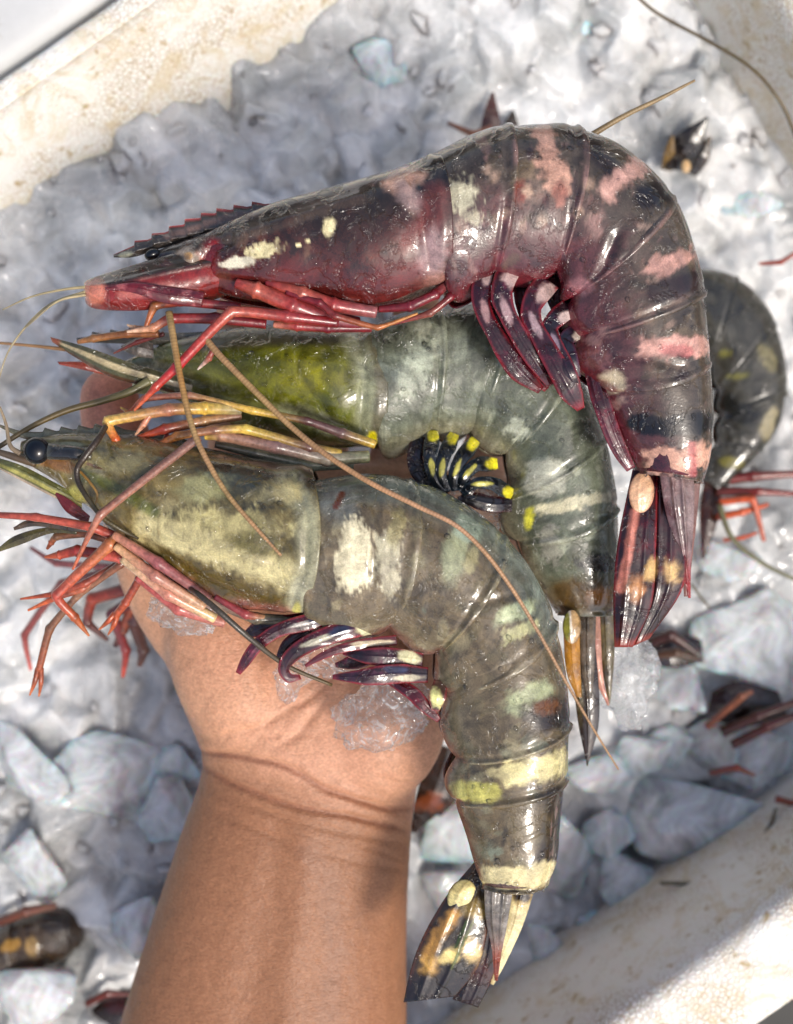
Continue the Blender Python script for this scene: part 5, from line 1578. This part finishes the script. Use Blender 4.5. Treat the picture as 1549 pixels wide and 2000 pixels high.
# tail sticking out at the upper right
r = thing('tiger_prawn', at(1335, 300, -.10), 'dark pointed prawn tail standing out of the ice, upper right', 'prawn', 'prawns lying in the ice')
leaf('uropod', [(1300, 330), (1315, 270), (1380, 228)], [(1340, 335), (1370, 290), (1384, 230)], [-88, -82, -78], lambda p: p.noise((60, 44, 24), 1, 0, .5, .6), r, (30, 24, 22), seed=431)
leaf('uropod', [(1330, 330), (1350, 300), (1385, 265)], [(1360, 345), (1385, 310), (1390, 268)], [-90, -86, -84], lambda p: p.noise((90, 70, 40), 1, 0, .5, .6), r, (40, 30, 22), seed=432)
leaf('telson', [(1290, 330), (1300, 290), (1312, 262)], [(1312, 335), (1318, 300), (1316, 264)], [-90, -84, -80], lambda p: p.noise((60, 44, 30), 1, 0, .5, .6), r, (120, 96, 52), seed=433)
ellipsoid('tail_knob', 1340, 325, -82, 11, 16, 9, 0, None, r, (206, 170, 120), seed=434)
# reddish scrap above the top prawn's back
r = thing('tiger_prawn', at(960, 230, -.10), 'reddish brown prawn end showing above the back of the top prawn', 'prawn', 'prawns lying in the ice')
leaf('uropod', [(935, 268), (945, 220), (960, 180)], [(985, 275), (975, 225), (965, 180)], [-84, -82, -84], lambda p: p.noise((40, 22, 18), 1, 0, .5, .7), r, (84, 50, 42), seed=441)
tube('walking_leg', [(960, 250, -80), (925, 262, -80), (875, 240, -82)], [9, 9, 4], [(110, 60, 44), (130, 84, 60), (120, 80, 60)], r, joint=True)
leaf('uropod', [(970, 275), (985, 240), (1000, 215)], [(1010, 278), (1012, 245), (1004, 216)], [-88, -86, -88], lambda p: p.noise((30, 20, 16), 1, 0, .5, .7), r, (50, 34, 28), seed=442)
# brown one at the lower left
ice_prawn('brown banded prawn half buried in the ice, lower left',
          [(-40, 1840, -20, 1960, 56), (20, 1800, 40, 1915, 58), (80, 1775, 100, 1880, 56), (135, 1775, 150, 1850, 44), (165, 1790, 168, 1830, 26)], [0, 1, 2, 3, 4], -.098, (84, 66, 42),
          [(20, 1846, 22, 12, (190, 150, 74), -20), (62, 1848, 12, 18, (170, 140, 84), 0), (110, 1800, 40, 22, (60, 46, 26), 0), (100, 1770, 40, 12, (110, 60, 50), 0)],
          [('walking_leg', [(0, 1800, -92), (50, 1780, -88), (110, 1768, -88)], [12, 11, 8], [(90, 50, 40), (110, 60, 44), (120, 80, 60)]), ('walking_leg', [(10, 1900, -96), (60, 1890, -92), (70, 1870, -92)], [9, 9, 5], [(90, 60, 40), (140, 90, 50), (120, 70, 40)])], seed=450)
# dark one at the bottom edge beside the forearm
ice_prawn('dark prawn in shadow at the bottom edge left of the forearm',
          [(130, 2000, 150, 2080, 50), (180, 1950, 210, 2040, 52), (240, 1930, 260, 2030, 50), (300, 1925, 310, 2010, 40)], [0, 1, 2, 3], -.108, (52, 40, 32), [(230, 1960, 30, 20, (80, 40, 36), 0)],
          [('walking_leg', [(170, 1960, -100), (210, 1940, -97), (262, 1942, -98)], [9, 9, 5], [(90, 40, 36), (110, 50, 44), (96, 44, 40)])], seed=470)
# tail beside the wrist
r = thing('tiger_prawn', at(850, 1550, -.10), 'dark orange-marked prawn tail in the ice right of the wrist', 'prawn', 'prawns lying in the ice')
leaf('uropod', [(848, 1450), (815, 1540), (800, 1625)], [(905, 1470), (880, 1560), (812, 1628)], [-80, -78, -84], lambda p: p.blob(840, 1570, 26, 20, (150, 84, 48), 0, soft=.6, na=.8, op=.7).noise((26, 18, 16), 1, .1, .5, .7), r, (56, 40, 32), seed=481)
leaf('uropod', [(880, 1450), (870, 1530), (850, 1590)], [(925, 1470), (910, 1540), (862, 1595)], [-84, -82, -86], lambda p: p.noise((26, 18, 16), 1, .1, .5, .7), r, (70, 48, 34), seed=482)
# legs and heads showing in dark gaps
def leg_tangle(label, specs, seed):
    xs = specs[0][0]
    r = thing('tiger_prawn', at(xs[0][0], xs[0][1], -.105), label, 'prawn', 'prawns lying in the ice')
    for k, (pts, rad, cols) in enumerate(specs):
        tube('walking_leg', pts, rad, cols, r, joint=True, seed=seed + k, n=8)
    return r
r = leg_tangle('red-brown prawn legs sticking out of the ice at the right edge, under the flat slab',
           [([(1380, 1420, -92), (1450, 1360, -86), (1470, 1350, -86)], [9, 9, 5], [(96, 50, 36), (130, 76, 50), (120, 70, 46)]),
            ([(1430, 1455, -90), (1500, 1420, -86), (1560, 1395, -86)], [12, 11, 9], [(66, 30, 28), (90, 42, 38), (80, 40, 36)]),
            ([(1410, 1430, -94), (1480, 1400, -90), (1560, 1370, -90)], [14, 12, 9], [(60, 30, 28), (80, 40, 34), (90, 50, 40)]),
            ([(1385, 1510, -88), (1440, 1500, -86), (1475, 1515, -86)], [8, 8, 4], [(96, 46, 40), (130, 60, 42), (150, 96, 74)]),
            ([(1515, 1560, -88), (1560, 1572, -87)], [9, 7], [(140, 60, 32), (150, 70, 40)])], 500)
leaf('uropod', [(1390, 1350), (1440, 1330), (1520, 1350)], [(1380, 1400), (1450, 1420), (1540, 1400)], [-100, -98, -100], lambda p: p.noise((20, 14, 14), 1, 0, .5, .6), r, (46, 26, 24), seed=509)
r = leg_tangle('dark prawn head and legs in the gap under the top prawn tail fan',
           [([(1270, 1255, -90), (1310, 1240, -86), (1360, 1275, -88)], [14, 13, 8], [(50, 28, 26), (70, 36, 32), (60, 40, 34)]),
            ([(1260, 1285, -94), (1320, 1275, -90), (1370, 1290, -92)], [12, 11, 7], [(60, 40, 34), (84, 60, 44), (60, 44, 34)])], 520)
leaf('uropod', [(1250, 1240), (1300, 1232), (1370, 1250)], [(1250, 1290), (1310, 1305), (1375, 1292)], [-102, -100, -102], lambda p: p.noise((20, 14, 14), 1, 0, .5, .6), r, (46, 30, 28), seed=521)
leg_tangle('blurred cluster of dark red prawn legs hanging over the ice, left of the palm',
           [([(200, 1120, -40), (120, 1140, -46), (48, 1240, -54), (60, 1308, -58)], [10, 9, 8, 4], [(90, 60, 56), (120, 70, 66), (130, 60, 54), (196, 90, 80)]),
            ([(250, 1150, -38), (180, 1170, -42), (170, 1215, -46), (210, 1250, -50)], [14, 13, 10, 5], [(90, 44, 40), (150, 60, 40), (90, 50, 46), (80, 50, 46)]),
            ([(280, 1160, -38), (220, 1200, -44), (246, 1270, -52), (240, 1322, -56)], [14, 13, 10, 4], [(80, 40, 40), (100, 50, 56), (130, 50, 50), (190, 80, 60)]),
            ([(300, 1160, -38), (262, 1210, -46), (280, 1270, -54), (272, 1300, -56)], [16, 16, 13, 6], [(70, 40, 38), (84, 54, 50), (76, 52, 48), (90, 60, 50)]),
            ([(240, 1110, -38), (110, 1100, -44), (60, 1070, -48)], [8, 7, 4], [(110, 60, 60), (130, 76, 76), (120, 70, 70)]),
            ([(260, 1180, -42), (240, 1230, -48), (225, 1262, -50)], [12, 11, 6], [(150, 70, 40), (110, 60, 46), (70, 40, 40)])], 540)
leg_tangle('thin red leg scrap on the ice at the right edge, above the curled prawn',
           [([(1482, 515, -80), (1525, 512, -78), (1560, 490, -77)], [4, 6, 5], [(150, 70, 50), (150, 60, 44), (130, 50, 40)])], 560)
# loose feelers
o = tube('antenna', [(1240, -10, -58), (1290, 30, -56), (1390, 84, -50), (1470, 135, -46), (1525, 200, -48), (1556, 270, -54)], [4, 4, 4, 4, 4.5, 5], [(110, 96, 70), (96, 84, 60)], None, M_ANT)
tag(o, 'thin brown feeler lying along the upper right foam wall', 'feeler', 'loose feelers')
o = tube('antenna', [(1290, 1725, -88), (1370, 1722, -82), (1450, 1680, -80), (1500, 1620, -82), (1516, 1580, -86)], [5, 5, 5, 5, 4], [(110, 104, 84), (90, 84, 60), (96, 80, 60)], None, M_ANT)
tag(o, 'olive feeler curving along the foot of the lower right foam wall', 'feeler', 'loose feelers')
o = tube('antenna', [(1350, 1140, -76), (1370, 1168, -76), (1388, 1190, -76)], [3, 3, 2], [(90, 84, 60), (100, 90, 64)], None, M_ANT)
tag(o, 'short dark feeler tip on the ice right of the red tail fan', 'feeler', 'loose feelers')
